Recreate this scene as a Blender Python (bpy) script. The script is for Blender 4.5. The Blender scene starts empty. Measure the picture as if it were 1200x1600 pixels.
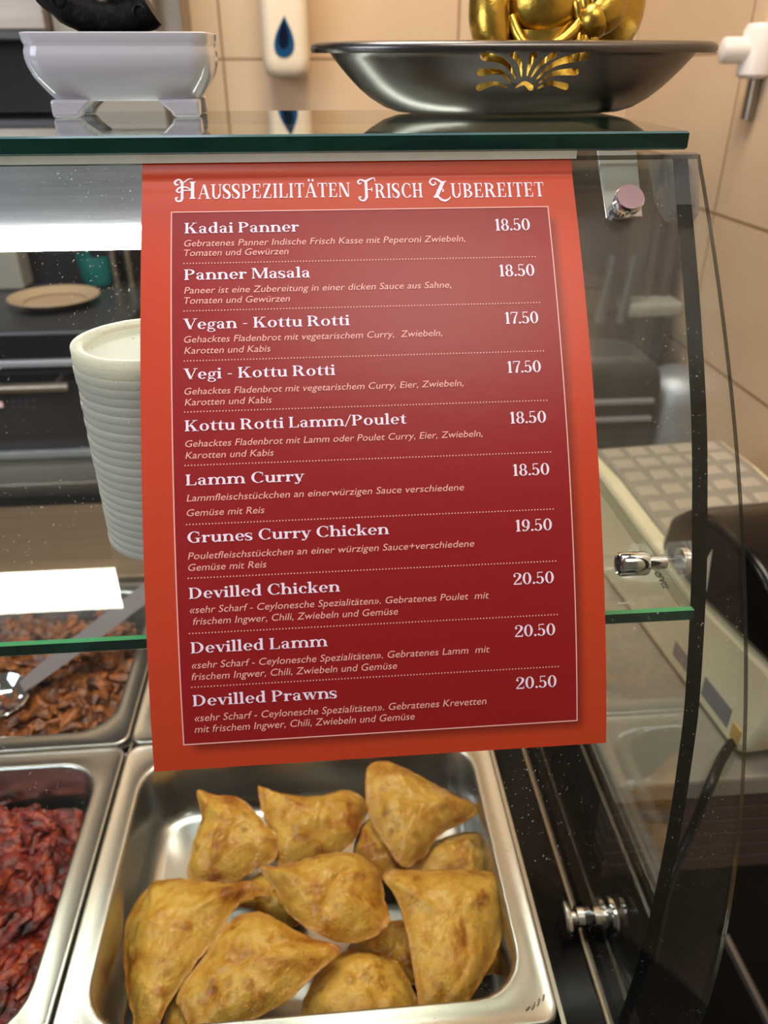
import bpy, math, random
import numpy as np
from mathutils import Vector, Matrix, noise as mnoise

SC = bpy.context.scene
COL = SC.collection
random.seed(7)

# ------------------------------------------------------------------ camera
PITCH, YAW, ROLL, FPX = math.radians(29.5), math.radians(4.5), math.radians(-0.2), 1200.0
_f = np.array([math.sin(YAW)*math.cos(PITCH), math.cos(YAW)*math.cos(PITCH), -math.sin(PITCH)])
_r = np.array([math.cos(YAW), -math.sin(YAW), 0.0])
_u = np.cross(_r, _f)
CR = math.cos(ROLL)*_r + math.sin(ROLL)*_u
CU = -math.sin(ROLL)*_r + math.cos(ROLL)*_u
CF = _f
cam_d = bpy.data.cameras.new('camera')
cam = bpy.data.objects.new('camera', cam_d)
COL.objects.link(cam)
cam.matrix_world = Matrix(((CR[0], CU[0], -CF[0], 0), (CR[1], CU[1], -CF[1], 0), (CR[2], CU[2], -CF[2], 0), (0, 0, 0, 1)))
cam_d.sensor_width = 36.0
cam_d.lens = 27.0
cam_d.clip_start = 0.01
cam_d.dof.use_dof = True
cam_d.dof.focus_distance = 0.375
cam_d.dof.aperture_fstop = 9.0
SC.camera = cam

# ------------------------------------------------------------------ world, exposure, room lights
w = bpy.data.worlds.new('room_air')
SC.world = w
w.use_nodes = True
w.node_tree.nodes['Background'].inputs[0].default_value = (1.0, 0.86, 0.74, 1)
w.node_tree.nodes['Background'].inputs[1].default_value = 0.12
SC.view_settings.view_transform = 'Standard'
SC.view_settings.look = 'None'
SC.view_settings.gamma = 1.0
SC.view_settings.use_curve_mapping = False
SC.view_settings.exposure = 0.0
SC.cycles.transparent_max_bounces = 24
SC.cycles.max_bounces = 10
SC.cycles.caustics_reflective = False
SC.cycles.caustics_refractive = False

def area(name, loc, target, sx, sy, power, col):
    d = bpy.data.lights.new(name, 'AREA')
    d.shape = 'RECTANGLE'; d.size = sx; d.size_y = sy; d.energy = power; d.color = col
    o = bpy.data.objects.new(name, d); COL.objects.link(o)
    o.location = loc
    o.rotation_euler = (Vector(target) - Vector(loc)).to_track_quat('-Z', 'Y').to_euler()
    return o
area('ceiling_light_kitchen', (-.05, 0.80, 1.25), (0.15, 1.2, -0.2), 0.5, 0.5, 20.0, (1.0, 0.85, 0.68))
area('ceiling_light_shop', (0.25, -0.30, 1.25), (0.20, 0.6, -0.3), 0.6, 0.6, 8.5, (1.0, 0.92, 0.83))
area('shop_window', (-1.15, -.35, .42), (-.12, .42, -.08), 0.8, 0.6, 10.5, (0.84, 0.88, 1.0))
area('ceiling_light_cool', (-.36, 0.50, 1.28), (-.25, 0.50, 0.0), 0.5, 0.35, 5.5, (0.80, 0.86, 1.0))

# ------------------------------------------------------------------ pixel helpers (measuring the photograph's rays, 1200 x 1600)
def ray(u, v): return (u-600)/FPX*CR + (800-v)/FPX*CU + CF
def onx(u, v, x): r = ray(u, v); return r*x/r[0]
def ony(u, v, y): r = ray(u, v); return r*y/r[1]
def onz(u, v, z): r = ray(u, v); return r*z/r[2]
def onplane(u, v, p, n):
    r = ray(u, v); return r*(np.dot(p, n)/np.dot(r, n))
def proj(P):
    P = np.asarray(P, float); d = P@CF
    return 600+FPX*(P@CR)/d, 800-FPX*(P@CU)/d

# curve of the bent front glass: depth as a function of height, from the edges of the menu sheet
_pz = [-.0339, -.0726, -.1100, -.1456, -.1766, -.2182, -.2500, -.2756]
_py = [.4159, .3811, .3501, .3246, .3041, .2801, .2657, .2529]
PC = np.polyfit(_pz, _py, 2)
ZV = -PC[1]/(2*PC[0])
def GY(z): return float(np.polyval(PC, max(z, ZV)))
def GN(z):
    z = max(z, ZV); d = 2*PC[0]*z+PC[1]; n = np.array([0, -1.0, d]); return n/np.linalg.norm(n)
_zt = np.linspace(-.0339, -.40, 1500)
_yt = np.array([GY(z) for z in _zt])
_st = np.concatenate([[0], np.cumsum(np.hypot(np.diff(_zt), np.diff(_yt)))])
SX0 = -0.0835
def fold(t):                                     # the sheet's folded top hem
    q_ = min(1.0, max(0.0, (0.0130-t)/.0026)); q_ = q_*q_*(3-2*q_)
    return 0.0009*q_
def sheet(s, t, off=0.0):
    """point of the menu sheet: s across, t down the curve (m)"""
    z = float(np.interp(t, _st, _zt)); n = GN(z)
    p = np.array([SX0+s-0.0017*t/0.297, GY(z), z])
    return p + n*(0.0012+off+fold(t))
def to_sheet(u, v):
    r = ray(u, v); lo, hi = .1, .9
    for _ in range(50):
        m = (lo+hi)/2
        if r[1]*m < GY(r[2]*m)-.0012: lo = m
        else: hi = m
    P = r*m; t = float(np.interp(-P[2], -_zt, _st))
    return P[0]-SX0+0.0017*t/0.297, t
def s_at(u, t):
    lo, hi = -.1, .4
    for _ in range(40):
        m = (lo+hi)/2
        if proj(sheet(m, t))[0] < u: lo = m
        else: hi = m
    return m

# ------------------------------------------------------------------ materials
def lin(c):
    return tuple((x/255/12.92 if x/255 <= .04045 else ((x/255+.055)/1.055)**2.4) for x in c)
def newmat(name):
    m = bpy.data.materials.new(name); m.use_nodes = True
    return m, m.node_tree, m.node_tree.nodes['Principled BSDF']
def mat(name, rgb, rough=.5, metal=0.0, spec=.5, vary=0.0, vscale=60, bump=0.0, bscale=200, stretch=None, coat=0.0, trans=0.0, sss=0.0):
    m, t, b = newmat(name)
    c = lin(rgb) + (1,)
    b.inputs['Base Color'].default_value = c
    b.inputs['Roughness'].default_value = rough
    b.inputs['Metallic'].default_value = metal
    b.inputs['Specular IOR Level'].default_value = spec
    b.inputs['Coat Weight'].default_value = coat
    b.inputs['Transmission Weight'].default_value = trans
    if sss:
        b.inputs['Subsurface Weight'].default_value = sss
        b.inputs['Subsurface Radius'].default_value = (.01, .008, .006)
        b.inputs['Subsurface Scale'].default_value = .3
    if vary or bump:
        tc = t.nodes.new('ShaderNodeTexCoord'); mp = t.nodes.new('ShaderNodeMapping')
        t.links.new(tc.outputs['Object'], mp.inputs[0])
        if stretch: mp.inputs['Scale'].default_value = stretch
    if vary:
        n = t.nodes.new('ShaderNodeTexNoise'); n.inputs['Scale'].default_value = vscale; n.inputs['Detail'].default_value = 5
        t.links.new(mp.outputs[0], n.inputs['Vector'])
        r = t.nodes.new('ShaderNodeMixRGB')
        r.inputs[1].default_value = tuple(x*(1-vary) for x in c[:3])+(1,); r.inputs[2].default_value = tuple(min(1, x*(1+vary)) for x in c[:3])+(1,)
        t.links.new(n.outputs[0], r.inputs[0]); t.links.new(r.outputs[0], b.inputs['Base Color'])
    if bump:
        n2 = t.nodes.new('ShaderNodeTexNoise'); n2.inputs['Scale'].default_value = bscale; n2.inputs['Detail'].default_value = 6
        t.links.new(mp.outputs[0], n2.inputs['Vector'])
        bp = t.nodes.new('ShaderNodeBump'); bp.inputs['Strength'].default_value = bump; bp.inputs['Distance'].default_value = .001
        t.links.new(n2.outputs[0], bp.inputs['Height']); t.links.new(bp.outputs[0], b.inputs['Normal'])
    return m
def glass(name, tint=(.97, .99, .98), dust=0.0, r0=.04):
    """clear pane: see-through with a mirror share that grows towards grazing angles"""
    m = bpy.data.materials.new(name); m.use_nodes = True; t = m.node_tree; N = t.nodes; L = t.links
    N.remove(N['Principled BSDF']); out = N['Material Output']
    tr = N.new('ShaderNodeBsdfTransparent'); tr.inputs[0].default_value = tint+(1,)
    gl = N.new('ShaderNodeBsdfGlossy'); gl.inputs['Roughness'].default_value = 0.0; gl.inputs[0].default_value = (1, 1, 1, 1)
    lw = N.new('ShaderNodeLayerWeight'); lw.inputs[0].default_value = .5
    pw = N.new('ShaderNodeMath'); pw.operation = 'POWER'; pw.inputs[1].default_value = 5
    L.new(lw.outputs['Facing'], pw.inputs[0])
    ma = N.new('ShaderNodeMath'); ma.operation = 'MULTIPLY_ADD'; ma.inputs[1].default_value = 1-r0; ma.inputs[2].default_value = r0
    L.new(pw.outputs[0], ma.inputs[0])
    mx = N.new('ShaderNodeMixShader'); L.new(ma.outputs[0], mx.inputs[0]); L.new(tr.outputs[0], mx.inputs[1]); L.new(gl.outputs[0], mx.inputs[2])
    last = mx
    if dust:
        tc = N.new('ShaderNodeTexCoord')
        no = N.new('ShaderNodeTexNoise'); no.inputs['Scale'].default_value = 620; no.inputs['Detail'].default_value = 3
        L.new(tc.outputs['Object'], no.inputs['Vector'])
        n2 = N.new('ShaderNodeTexNoise'); n2.inputs['Scale'].default_value = 16; L.new(tc.outputs['Object'], n2.inputs['Vector'])
        mr = N.new('ShaderNodeMapRange'); mr.inputs[1].default_value = .675; mr.inputs[2].default_value = .74
        L.new(no.outputs[0], mr.inputs[0])
        m2 = N.new('ShaderNodeMapRange'); m2.inputs[1].default_value = .42; m2.inputs[2].default_value = .7
        L.new(n2.outputs[0], m2.inputs[0])
        mm = N.new('ShaderNodeMath'); mm.operation = 'MULTIPLY'; L.new(mr.outputs[0], mm.inputs[0]); L.new(m2.outputs[0], mm.inputs[1])
        m3 = N.new('ShaderNodeMath'); m3.operation = 'MULTIPLY_ADD'; m3.inputs[1].default_value = dust; m3.inputs[2].default_value = .001
        L.new(mm.outputs[0], m3.inputs[0])
        df = N.new('ShaderNodeBsdfDiffuse'); df.inputs[0].default_value = (.8, .78, .74, 1)
        tl = N.new('ShaderNodeBsdfTranslucent'); tl.inputs[0].default_value = (.8, .78, .74, 1)
        ad = N.new('ShaderNodeMixShader'); L.new(df.outputs[0], ad.inputs[1]); L.new(tl.outputs[0], ad.inputs[2])
        m4 = N.new('ShaderNodeMixShader'); L.new(m3.outputs[0], m4.inputs[0]); L.new(mx.outputs[0], m4.inputs[1]); L.new(ad.outputs[0], m4.inputs[2])
        last = m4
    L.new(last.outputs[0], out.inputs[0])
    return m
def glass_edge(name, body, clear, share, spec=.5):
    m, t, b = newmat(name); N = t.nodes; L = t.links
    b.inputs['Base Color'].default_value = lin(body)+(1,); b.inputs['Roughness'].default_value = .12; b.inputs['Specular IOR Level'].default_value = spec
    tr = N.new('ShaderNodeBsdfTransparent'); tr.inputs[0].default_value = clear+(1,)
    mx = N.new('ShaderNodeMixShader'); mx.inputs[0].default_value = share
    L.new(b.outputs[0], mx.inputs[1]); L.new(tr.outputs[0], mx.inputs[2]); L.new(mx.outputs[0], N['Material Output'].inputs[0])
    return m
def steel(name, rgb, rough, stretch, bump=.12, vary=.12):
    return mat(name, rgb, rough, 1.0, vary=vary, vscale=9, bump=bump, bscale=90, stretch=stretch)
def emit(name, rgb, k):
    m, t, b = newmat(name)
    b.inputs['Base Color'].default_value = (.9, .9, .88, 1)
    b.inputs['Emission Color'].default_value = lin(rgb)+(1,); b.inputs['Emission Strength'].default_value = k
    return m
def tile_mat():
    m, t, b = newmat('beige_wall_tile'); N = t.nodes; L = t.links
    uv = N.new('ShaderNodeUVMap')
    br = N.new('ShaderNodeTexBrick')
    br.offset = 0.0; br.squash = 1.0
    br.inputs['Scale'].default_value = 1.0
    br.inputs['Brick Width'].default_value = .394; br.inputs['Row Height'].default_value = .195
    br.inputs['Mortar Size'].default_value = .0022; br.inputs['Mortar Smooth'].default_value = .2
    br.inputs['Color1'].default_value = lin((220, 192, 156))+(1,); br.inputs['Color2'].default_value = lin((224, 196, 162))+(1,)
    br.inputs['Mortar'].default_value = lin((158, 122, 92))+(1,)
    L.new(uv.outputs[0], br.inputs['Vector'])
    n = N.new('ShaderNodeTexNoise'); n.inputs['Scale'].default_value = 7; n.inputs['Detail'].default_value = 4
    L.new(uv.outputs[0], n.inputs['Vector'])
    mx = N.new('ShaderNodeMixRGB'); mx.blend_type = 'MULTIPLY'; mx.inputs[0].default_value = .18
    L.new(br.outputs[0], mx.inputs[1]); L.new(n.outputs[0], mx.inputs[2])
    L.new(mx.outputs[0], b.inputs['Base Color']); b.inputs['Roughness'].default_value = .38
    bp = N.new('ShaderNodeBump'); bp.inputs['Strength'].default_value = .5; bp.inputs['Distance'].default_value = .002; bp.invert = True
    L.new(br.outputs['Fac'], bp.inputs['Height']); L.new(bp.outputs[0], b.inputs['Normal'])
    return m

M = {}
M['tile'] = tile_mat()
M['glass'] = glass('clear_glass')
M['front_glass'] = glass('clear_front_glass', dust=.75, r0=.022)
M['top_glass'] = glass('top_pane_glass', tint=(.86, .92, .89), r0=.05)
M['edge_dark'] = glass_edge('dark_green_glass_edge', (4, 14, 12), (.05, .16, .11), .05, .08)
M['edge_teal'] = glass_edge('teal_glass_edge', (8, 50, 42), (.05, .2, .16), .25)
M['edge_lit'] = glass_edge('lit_green_glass_edge', (96, 190, 126), (.3, .7, .45), .2)  # bevel green brightened to show lamp light carried inside the glass
M['edge_flank'] = glass_edge('clear_glass_flank', (60, 78, 68), (.82, .88, .84), .75)
M['edge_pale'] = glass_edge('bluish_glass_edge', (92, 126, 130), (.4, .6, .6), .3)
M['edge_clear'] = glass_edge('pale_glass_edge', (40, 44, 38), (.5, .5, .46), .35)
M['pan'] = steel('pan_steel', (190, 188, 182), .28, (1, 1, 1), .05, .1)
M['brushed'] = mat('brushed_steel', (176, 180, 190), .42, .65, vary=.22, vscale=9, bump=.25, bscale=90, stretch=(.4, 30, 30))
M['bowl'] = steel('bowl_steel', (108, 105, 103), .3, (1, 1, 4), .08, .3)
M['bracket'] = mat('bracket_steel', (150, 146, 150), .32, .9)
M['reflection_grey'] = mat('pale_reflection_band', (128, 120, 124), .5, .35)  # grey matched to a pale reflection on the front glass
M['ledge_steel'] = mat('warm_ledge_steel', (150, 128, 104), .4, .6, vary=.25, vscale=6, bump=.1, bscale=60, stretch=(.4, 10, 10))
M['chrome'] = mat('chrome', (225, 225, 228), .08, 1.0)
M['mauve'] = mat('knob_cap', (150, 128, 138), .25, .6)
M['steel_dull'] = steel('dull_kitchen_steel', (150, 140, 126), .35, (.5, 10, 10), .15, .2)
M['white_ceramic'] = mat('white_glazed_ceramic', (206, 206, 216), .12, coat=.4)
M['white_plastic'] = mat('white_plastic', (250, 248, 240), .35)
_t = M['white_plastic'].node_tree; _tl = _t.nodes.new('ShaderNodeBsdfTranslucent'); _tl.inputs[0].default_value = (.95, .93, .86, 1)
_mx = _t.nodes.new('ShaderNodeMixShader'); _mx.inputs[0].default_value = .62
_t.links.new(_t.nodes['Principled BSDF'].outputs[0], _mx.inputs[1]); _t.links.new(_tl.outputs[0], _mx.inputs[2]); _t.links.new(_mx.outputs[0], _t.nodes['Material Output'].inputs[0])
M['white_pipe'] = mat('white_pipe_plastic', (235, 228, 220), .35)
M['cream'] = mat('cream_register_plastic', (226, 216, 184), .45, vary=.08, vscale=25)
M['key'] = mat('pale_key_plastic', (172, 162, 146), .45)
M['black_gloss'] = mat('black_gloss_plastic', (8, 5, 6), .2, spec=.22)
M['black'] = mat('black_matte', (8, 8, 8), .6)
M['black_deck'] = mat('black_polished_deck', (6, 6, 6), .14, spec=.12, vary=.3, vscale=30)
M['black_rubber'] = mat('black_cable_rubber', (16, 14, 14), .35)
M['carved'] = mat('black_carved_resin', (7, 7, 7), .5, spec=.2, bump=.6, bscale=300)
M['gold'] = mat('gold_paint', (200, 164, 72), .3, 1.0, vary=.35, vscale=70, bump=.35, bscale=180)
M['disp'] = mat('dispenser_plastic', (238, 224, 196), .35)
M['blue'] = mat('blue_window', (20, 74, 118), .15)
M['blue_dark'] = mat('dark_blue_window', (10, 22, 44), .12)
M['led'] = emit('led_diffuser', (255, 250, 238), 24.0)
M['cream_seal'] = mat('cream_seal', (250, 246, 232), .5, vary=.2, vscale=80)
M['oven_black'] = mat('oven_black_glass', (26, 27, 30), .18)
M['dark_grey'] = mat('dark_grey_metal', (66, 68, 70), .35, .3)
M['grey'] = mat('grey_panel', (150, 148, 140), .5)
M['brown'] = mat('dark_brown_wood', (74, 58, 52), .5, vary=.25, vscale=20, stretch=(1, 8, 8))
M['walnut'] = mat('brown_cabinet', (50, 37, 26), .5, vary=.2, vscale=12, stretch=(6, 6, 1))
M['counter'] = mat('grey_countertop', (140, 135, 124), .4, vary=.12, vscale=50)
M['plate'] = mat('beige_stoneware', (176, 154, 126), .4)
M['teal'] = mat('teal_plastic', (24, 104, 104), .4)
M['floor'] = mat('dark_floor', (24, 22, 20), .5, vary=.2)
M['ceiling'] = mat('ceiling_paint', (190, 180, 168), .8)
M['label_grey'] = mat('grey_label', (120, 120, 122), .5, vary=.4, vscale=400)
M['label_yellow'] = mat('yellow_label', (196, 160, 84), .5, vary=.3, vscale=300)
M['label_white'] = mat('white_label', (214, 208, 196), .5)
M['ink'] = mat('black_ink', (10, 10, 10), .5)
M['plastic_clear'] = glass_edge('cloudy_clear_plastic', (236, 236, 240), (.92, .92, .94), .72)
_n = M['plastic_clear'].node_tree; _no = _n.nodes.new('ShaderNodeTexNoise'); _no.inputs['Scale'].default_value = 160; _bp = _n.nodes.new('ShaderNodeBump'); _bp.inputs['Strength'].default_value = 1; _bp.inputs['Distance'].default_value = .004
_n.links.new(_no.outputs[0], _bp.inputs['Height']); _n.links.new(_bp.outputs[0], _n.nodes['Principled BSDF'].inputs['Normal'])
M['red_led'] = emit('red_led', (190, 20, 40), .6)

# ------------------------------------------------------------------ mesh building
class MB:
    def __init__(s): s.v = []; s.f = []; s.m = []; s.uv = None
    def add(s, vs, fs, mi=0):
        o = len(s.v); s.v += [tuple(map(float, p)) for p in vs]; s.f += [tuple(i+o for i in f) for f in fs]; s.m += [mi]*len(fs); return s
    def box(s, x0, x1, y0, y1, z0, z1, mi=0):
        vs = [(x, y, z) for z in (z0, z1) for y in (y0, y1) for x in (x0, x1)]
        return s.add(vs, [(0, 2, 3, 1), (4, 5, 7, 6), (0, 1, 5, 4), (2, 6, 7, 3), (0, 4, 6, 2), (1, 3, 7, 5)], mi)
    def loft(s, rings, cap0=True, cap1=True, mi=0, closed=True):
        n = len(rings[0]); vs = [p for r in rings for p in r]; fs = []
        for k in range(len(rings)-1):
            for i in range(n if closed else n-1):
                j = (i+1) % n; fs.append((k*n+i, k*n+j, (k+1)*n+j, (k+1)*n+i))
        if cap0: fs.append(tuple(range(n-1, -1, -1)))
        if cap1: fs.append(tuple((len(rings)-1)*n+i for i in range(n)))
        return s.add(vs, fs, mi)
    def lathe(s, prof, c=(0, 0, 0), axis=(0, 0, 1), n=40, mi=0, cap=True):
        a = Vector(axis).normalized(); q = Vector((0, 0, 1)).rotation_difference(a); c = Vector(c)
        rings = [[c + q @ Vector((r*math.cos(2*math.pi*i/n), r*math.sin(2*math.pi*i/n), h)) for i in range(n)] for r, h in prof]
        return s.loft(rings, cap, cap, mi)
    def tube(s, pts, rad, n=12, mi=0, cap=True):
        pts = [Vector(p) for p in pts]; rr = rad if isinstance(rad, (list, tuple)) else [rad]*len(pts)
        t0 = (pts[1]-pts[0]).normalized(); up = Vector((0, 0, 1)) if abs(t0.z) < .9 else Vector((1, 0, 0))
        a = t0.cross(up).normalized(); rings = []
        for i, p in enumerate(pts):
            t = (pts[min(i+1, len(pts)-1)]-pts[max(i-1, 0)]).normalized()
            a = (a - t*a.dot(t)).normalized(); b = t.cross(a)
            rings.append([p + (a*math.cos(2*math.pi*k/n)+b*math.sin(2*math.pi*k/n))*rr[i] for k in range(n)])
        return s.loft(rings, cap, cap, mi)
    def ball(s, c, r, n=16, m=10, mi=0, sc=(1, 1, 1)):
        rings = []
        for k in range(m+1):
            a = -math.pi/2+math.pi*k/m; q = max(math.cos(a), .02)
            rings.append([(c[0]+sc[0]*r*q*math.cos(2*math.pi*i/n), c[1]+sc[1]*r*q*math.sin(2*math.pi*i/n), c[2]+sc[2]*r*math.sin(a)) for i in range(n)])
        return s.loft(rings, True, True, mi)
    def build(s, name, mats, parent=None, smooth=35, bevel=0, seg=2):
        me = bpy.data.meshes.new(name); me.from_pydata(s.v, [], s.f); me.update()
        for m_ in (mats if isinstance(mats, (list, tuple)) else [mats]): me.materials.append(m_)
        me.polygons.foreach_set('material_index', s.m)
        if s.uv:
            l = me.uv_layers.new(name='UVMap')
            for lp in me.loops: l.data[lp.index].uv = s.uv[lp.vertex_index]
        if smooth:
            me.shade_smooth(); me.set_sharp_from_angle(angle=math.radians(smooth))
        o = bpy.data.objects.new(name, me); COL.objects.link(o)
        if parent:
            o.parent = parent; o.matrix_parent_inverse = Matrix.Translation(parent.location).inverted()
        if bevel:
            b = o.modifiers.new('bevel', 'BEVEL'); b.width = bevel; b.segments = seg; b.limit_method = 'ANGLE'
        return o
def tag(o, label, cat, group=None, kind=None):
    o['label'] = label; o['category'] = cat
    if group: o['group'] = group
    if kind: o['kind'] = kind
    return o
def thing(name, loc, label, cat, group=None):
    o = bpy.data.objects.new(name, None); o.empty_display_size = .02; o.location = loc; COL.objects.link(o)
    return tag(o, label, cat, group)
def rrect(cx, cy, hx, hy, r, z, n=6, tilt=0.0):
    r = min(r, hx, hy); pts = []
    for sx, sy, a0 in ((1, 1, 0), (-1, 1, 90), (-1, -1, 180), (1, -1, 270)):
        for k in range(n+1):
            a = math.radians(a0+90*k/n)
            x = cx+sx*(hx-r)+r*math.cos(a); y = cy+sy*(hy-r)+r*math.sin(a)
            pts.append((x, y, z+tilt*(y-cy)))
    return pts
def catmull(P, n=8, closed=False):
    P = [np.asarray(p, float) for p in P]; out = []; N_ = len(P)
    rng = range(N_) if closed else range(N_-1)
    for i in rng:
        if closed: a, b, c, d = P[(i-1) % N_], P[i], P[(i+1) % N_], P[(i+2) % N_]
        else: a, b, c, d = P[max(i-1, 0)], P[i], P[i+1], P[min(i+2, N_-1)]
        for k in range(n):
            t = k/n
            out.append(.5*((2*b)+(-a+c)*t+(2*a-5*b+4*c-d)*t*t+(-a+3*b-3*c+d)*t**3))
    if not closed: out.append(P[-1])
    return out

# ================================================================== THE ROOM
XW, YW, ZF, ZC = .554, 1.5, -1.25, 1.35
def wall(name, quad, uvq, m):
    b = MB(); b.add(quad, [(0, 1, 2, 3)]); b.uv = uvq
    o = b.build(name, m, smooth=0); o['kind'] = 'structure'; return o
ZJ, XJ = .027, -.148
def uvs(pts, ax): return [((p[0]-XJ if ax == 'x' else -(p[1]-1.5)+.0)+40*.394, p[2]-ZJ+40*.195) for p in pts]
q = [(-2.2, YW, ZF), (XW, YW, ZF), (XW, YW, ZC), (-2.2, YW, ZC)]
wall('wall_back', q, uvs(q, 'x'), M['tile'])
q = [(XW, YW, ZF), (XW, -1.6, ZF), (XW, -1.6, ZC), (XW, YW, ZC)]
wall('wall_right', q, uvs(q, 'y'), M['tile'])
q = [(-2.2, -1.6, ZF), (XW, -1.6, ZF), (XW, YW, ZF), (-2.2, YW, ZF)]
wall('floor', q, [(0, 0)]*4, M['floor'])

# ================================================================== THE DISPLAY CASE
ZD = -.577                      # black deck the panes stand on
ZR = -.526                      # rims of the food pans
XI, XO = .179, .187             # inner / outer face of the end pane
XG = .1945                      # right edge of the bent front pane
XL = -.62
case = thing('display_case', (-.2, .52, ZF), 'glass food display case with bent front pane, green edged panes and black deck', 'display case')
# deck with an opening for the pans
b = MB()
b.box(XL, XG+.006, .205, .245, ZD-.05, ZD); b.box(.140, XG+.006, .245, .80, ZD-.05, ZD); b.box(XL, .140, .788, .80, ZD-.05, ZD)
b.box(XL, .140, .245, .788, ZD-.05, ZD-.028)
b.build('deck', M['black_deck'], case, smooth=0)
b = MB(); b.box(XL, XG-.004, .225, .79, ZF, ZD-.05); b.build('cabinet', M['black'], case, smooth=0)
# steel rails carrying the pan rims
b = MB()
for (x0, x1, y0, y1) in ((XL, .139, .2475, .2505), (XL, .139, .783, .786), (.1355, .1385, .2475, .786), (XL, .1355, .5165, .5195), (-.1945, -.1925, .2505, .783)):
    b.box(x0, x1, y0, y1, ZD-.0275, ZR-.0105)
b.build('pan_rail', M['pan'], case, smooth=0)

def curved_pane(name, x0, x1, z0, z1, thick, mats, n=40, off=0.0):
    zs = np.linspace(z0, z1, n); b = MB(); V = []
    for z in zs:
        nn = GN(z); p = np.array([0, GY(z), z])
        for x in (x0, x1):
            for d in (off, off-thick): q_ = p+nn*d; V.append((x, q_[1], q_[2]))
    F = []; Mi = []
    for k in range(n-1):
        a = 4*k; c = a+4
        F += [(a, a+2, c+2, c), (a+1, c+1, c+3, a+3), (a, c, c+1, a+1), (a+2, a+3, c+3, c+2)]; Mi += [0, 0, 1, 1]
    F += [(0, 1, 3, 2), (4*n-4, 4*n-2, 4*n-1, 4*n-3)]; Mi += [1, 1]
    b.v = V; b.f = F; b.m = Mi
    return b.build(name, mats, case, smooth=30)
curved_pane('front_pane', XL, XG, -.0345, ZD, .0035, [M['front_glass'], M['edge_clear']])

b = MB(); b.box(XL, XI-.006, .802, .995, -.552, -.530); b.build('rear_ledge', M['ledge_steel'], case, smooth=0, bevel=.002)
b = MB(); b.box(XL, XI-.006, .802, .82, ZD-.05, -.5525); b.build('rear_ledge_support', M['black'], case, smooth=0)
# flat end pane with its curved front edge, traced along the bend of the front pane
edge_px = [(1078.4, 294), (1091.4, 440), (1102, 602), (1105.4, 700), (1105.4, 810), (1104, 907), (1095, 1070), (1084.5, 1167), (1060, 1318), (1021.5, 1482.5), (981, 1598)]
ed = [onx(u, v, XO)[1:] for u, v in edge_px]
ed = [np.array([ed[0][0]+.0085, -.036])]+ed; ed[-1] = np.array([ed[-1][0], ZD])
ed = catmull(ed, 5)
b = MB(); n = len(ed); YB = .62
for (y, z) in ed:
    for x in (XI, XO): b.v.append((x, y, z))
for (y, z) in ed:
    for x in (XI, XO): b.v.append((x, YB, z))
for k in range(n-1):
    a, c = 2*k, 2*n+2*k
    b.f += [(a, a+2, c+2, c), (a+1, c+1, c+3, a+3), (a, a+1, a+3, a+2), (c, c+2, c+3, c+1)]; b.m += [0, 0, 1, 1]
b.f += [(0, 2*n, 2*n+1, 1), (2*n-2, 2*n-1, 4*n-1, 4*n-2)]; b.m += [1, 1]
side = b.build('end_pane', [M['glass'], M['edge_dark']], case, smooth=30)

# top pane, slightly rising to the back
TY0, TY1, TZ0, TT = .400, .578, -.0229, .0227
def topz(y): return TZ0+TT*(y-TY0)
b = MB(); e = .0012
def slab(b, x0, x1, y0, y1, zt, th, e, tilt=0.0, edge=1, bev=2, flank=1):
    def z(y): return zt+tilt*(y-y0)
    top = [(x0+e, y0+e, z(y0+e)), (x1-e, y0+e, z(y0+e)), (x1-e, y1-e, z(y1-e)), (x0+e, y1-e, z(y1-e))]
    mid = [(x0, y0, z(y0)-e), (x1, y0, z(y0)-e), (x1, y1, z(y1)-e), (x0, y1, z(y1)-e)]
    lo = [(x, y, zz-th+2*e) for x, y, zz in mid]; bot = [(x, y, zz-th) for x, y, zz in top]
    b.add(top+mid+lo+bot, [(0, 1, 2, 3), (15, 14, 13, 12)], 0); o = len(b.v)-16
    for k in range(4):
        j = (k+1) % 4; bv = bev if k == 0 else flank
        b.f += [(o+4+k, o+4+j, o+j, o+k), (o+8+k, o+8+j, o+4+j, o+4+k), (o+12+k, o+12+j, o+8+j, o+8+k)]; b.m += [bv, edge if k == 0 else flank, bv]
slab(b, XL, .1803, TY0, TY1, TZ0, .0082, .0009, TT, 1, 2)
b.build('top_pane', [M['top_glass'], M['edge_teal'], M['edge_pale']], case, smooth=0)
b = MB(); b.box(XL, .1290, .4105, .4135, -.0355, -.0312); b.build('seal_strip', M['cream_seal'], case, smooth=0)

# inner shelf
b = MB(); slab(b, XL, .1783, .2955, .516, -.23, 0.0085, .0014, 0, 1, 2, 3)
shelf = b.build('shelf_pane', [M['glass'], M['edge_teal'], M['edge_lit'], M['edge_flank']], case, smooth=0)

# light housing under the top pane
b = MB(); b.box(XL, .10, .545, .567, -.085, -.031); b.build('light_housing', M['brushed'], case, smooth=0, bevel=.001)
b = MB(); b.box(XL+.004, .096, .541, .5625, -.0992, -.0855); b.build('light_tube', M['led'], case, smooth=0, bevel=.003)

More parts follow.
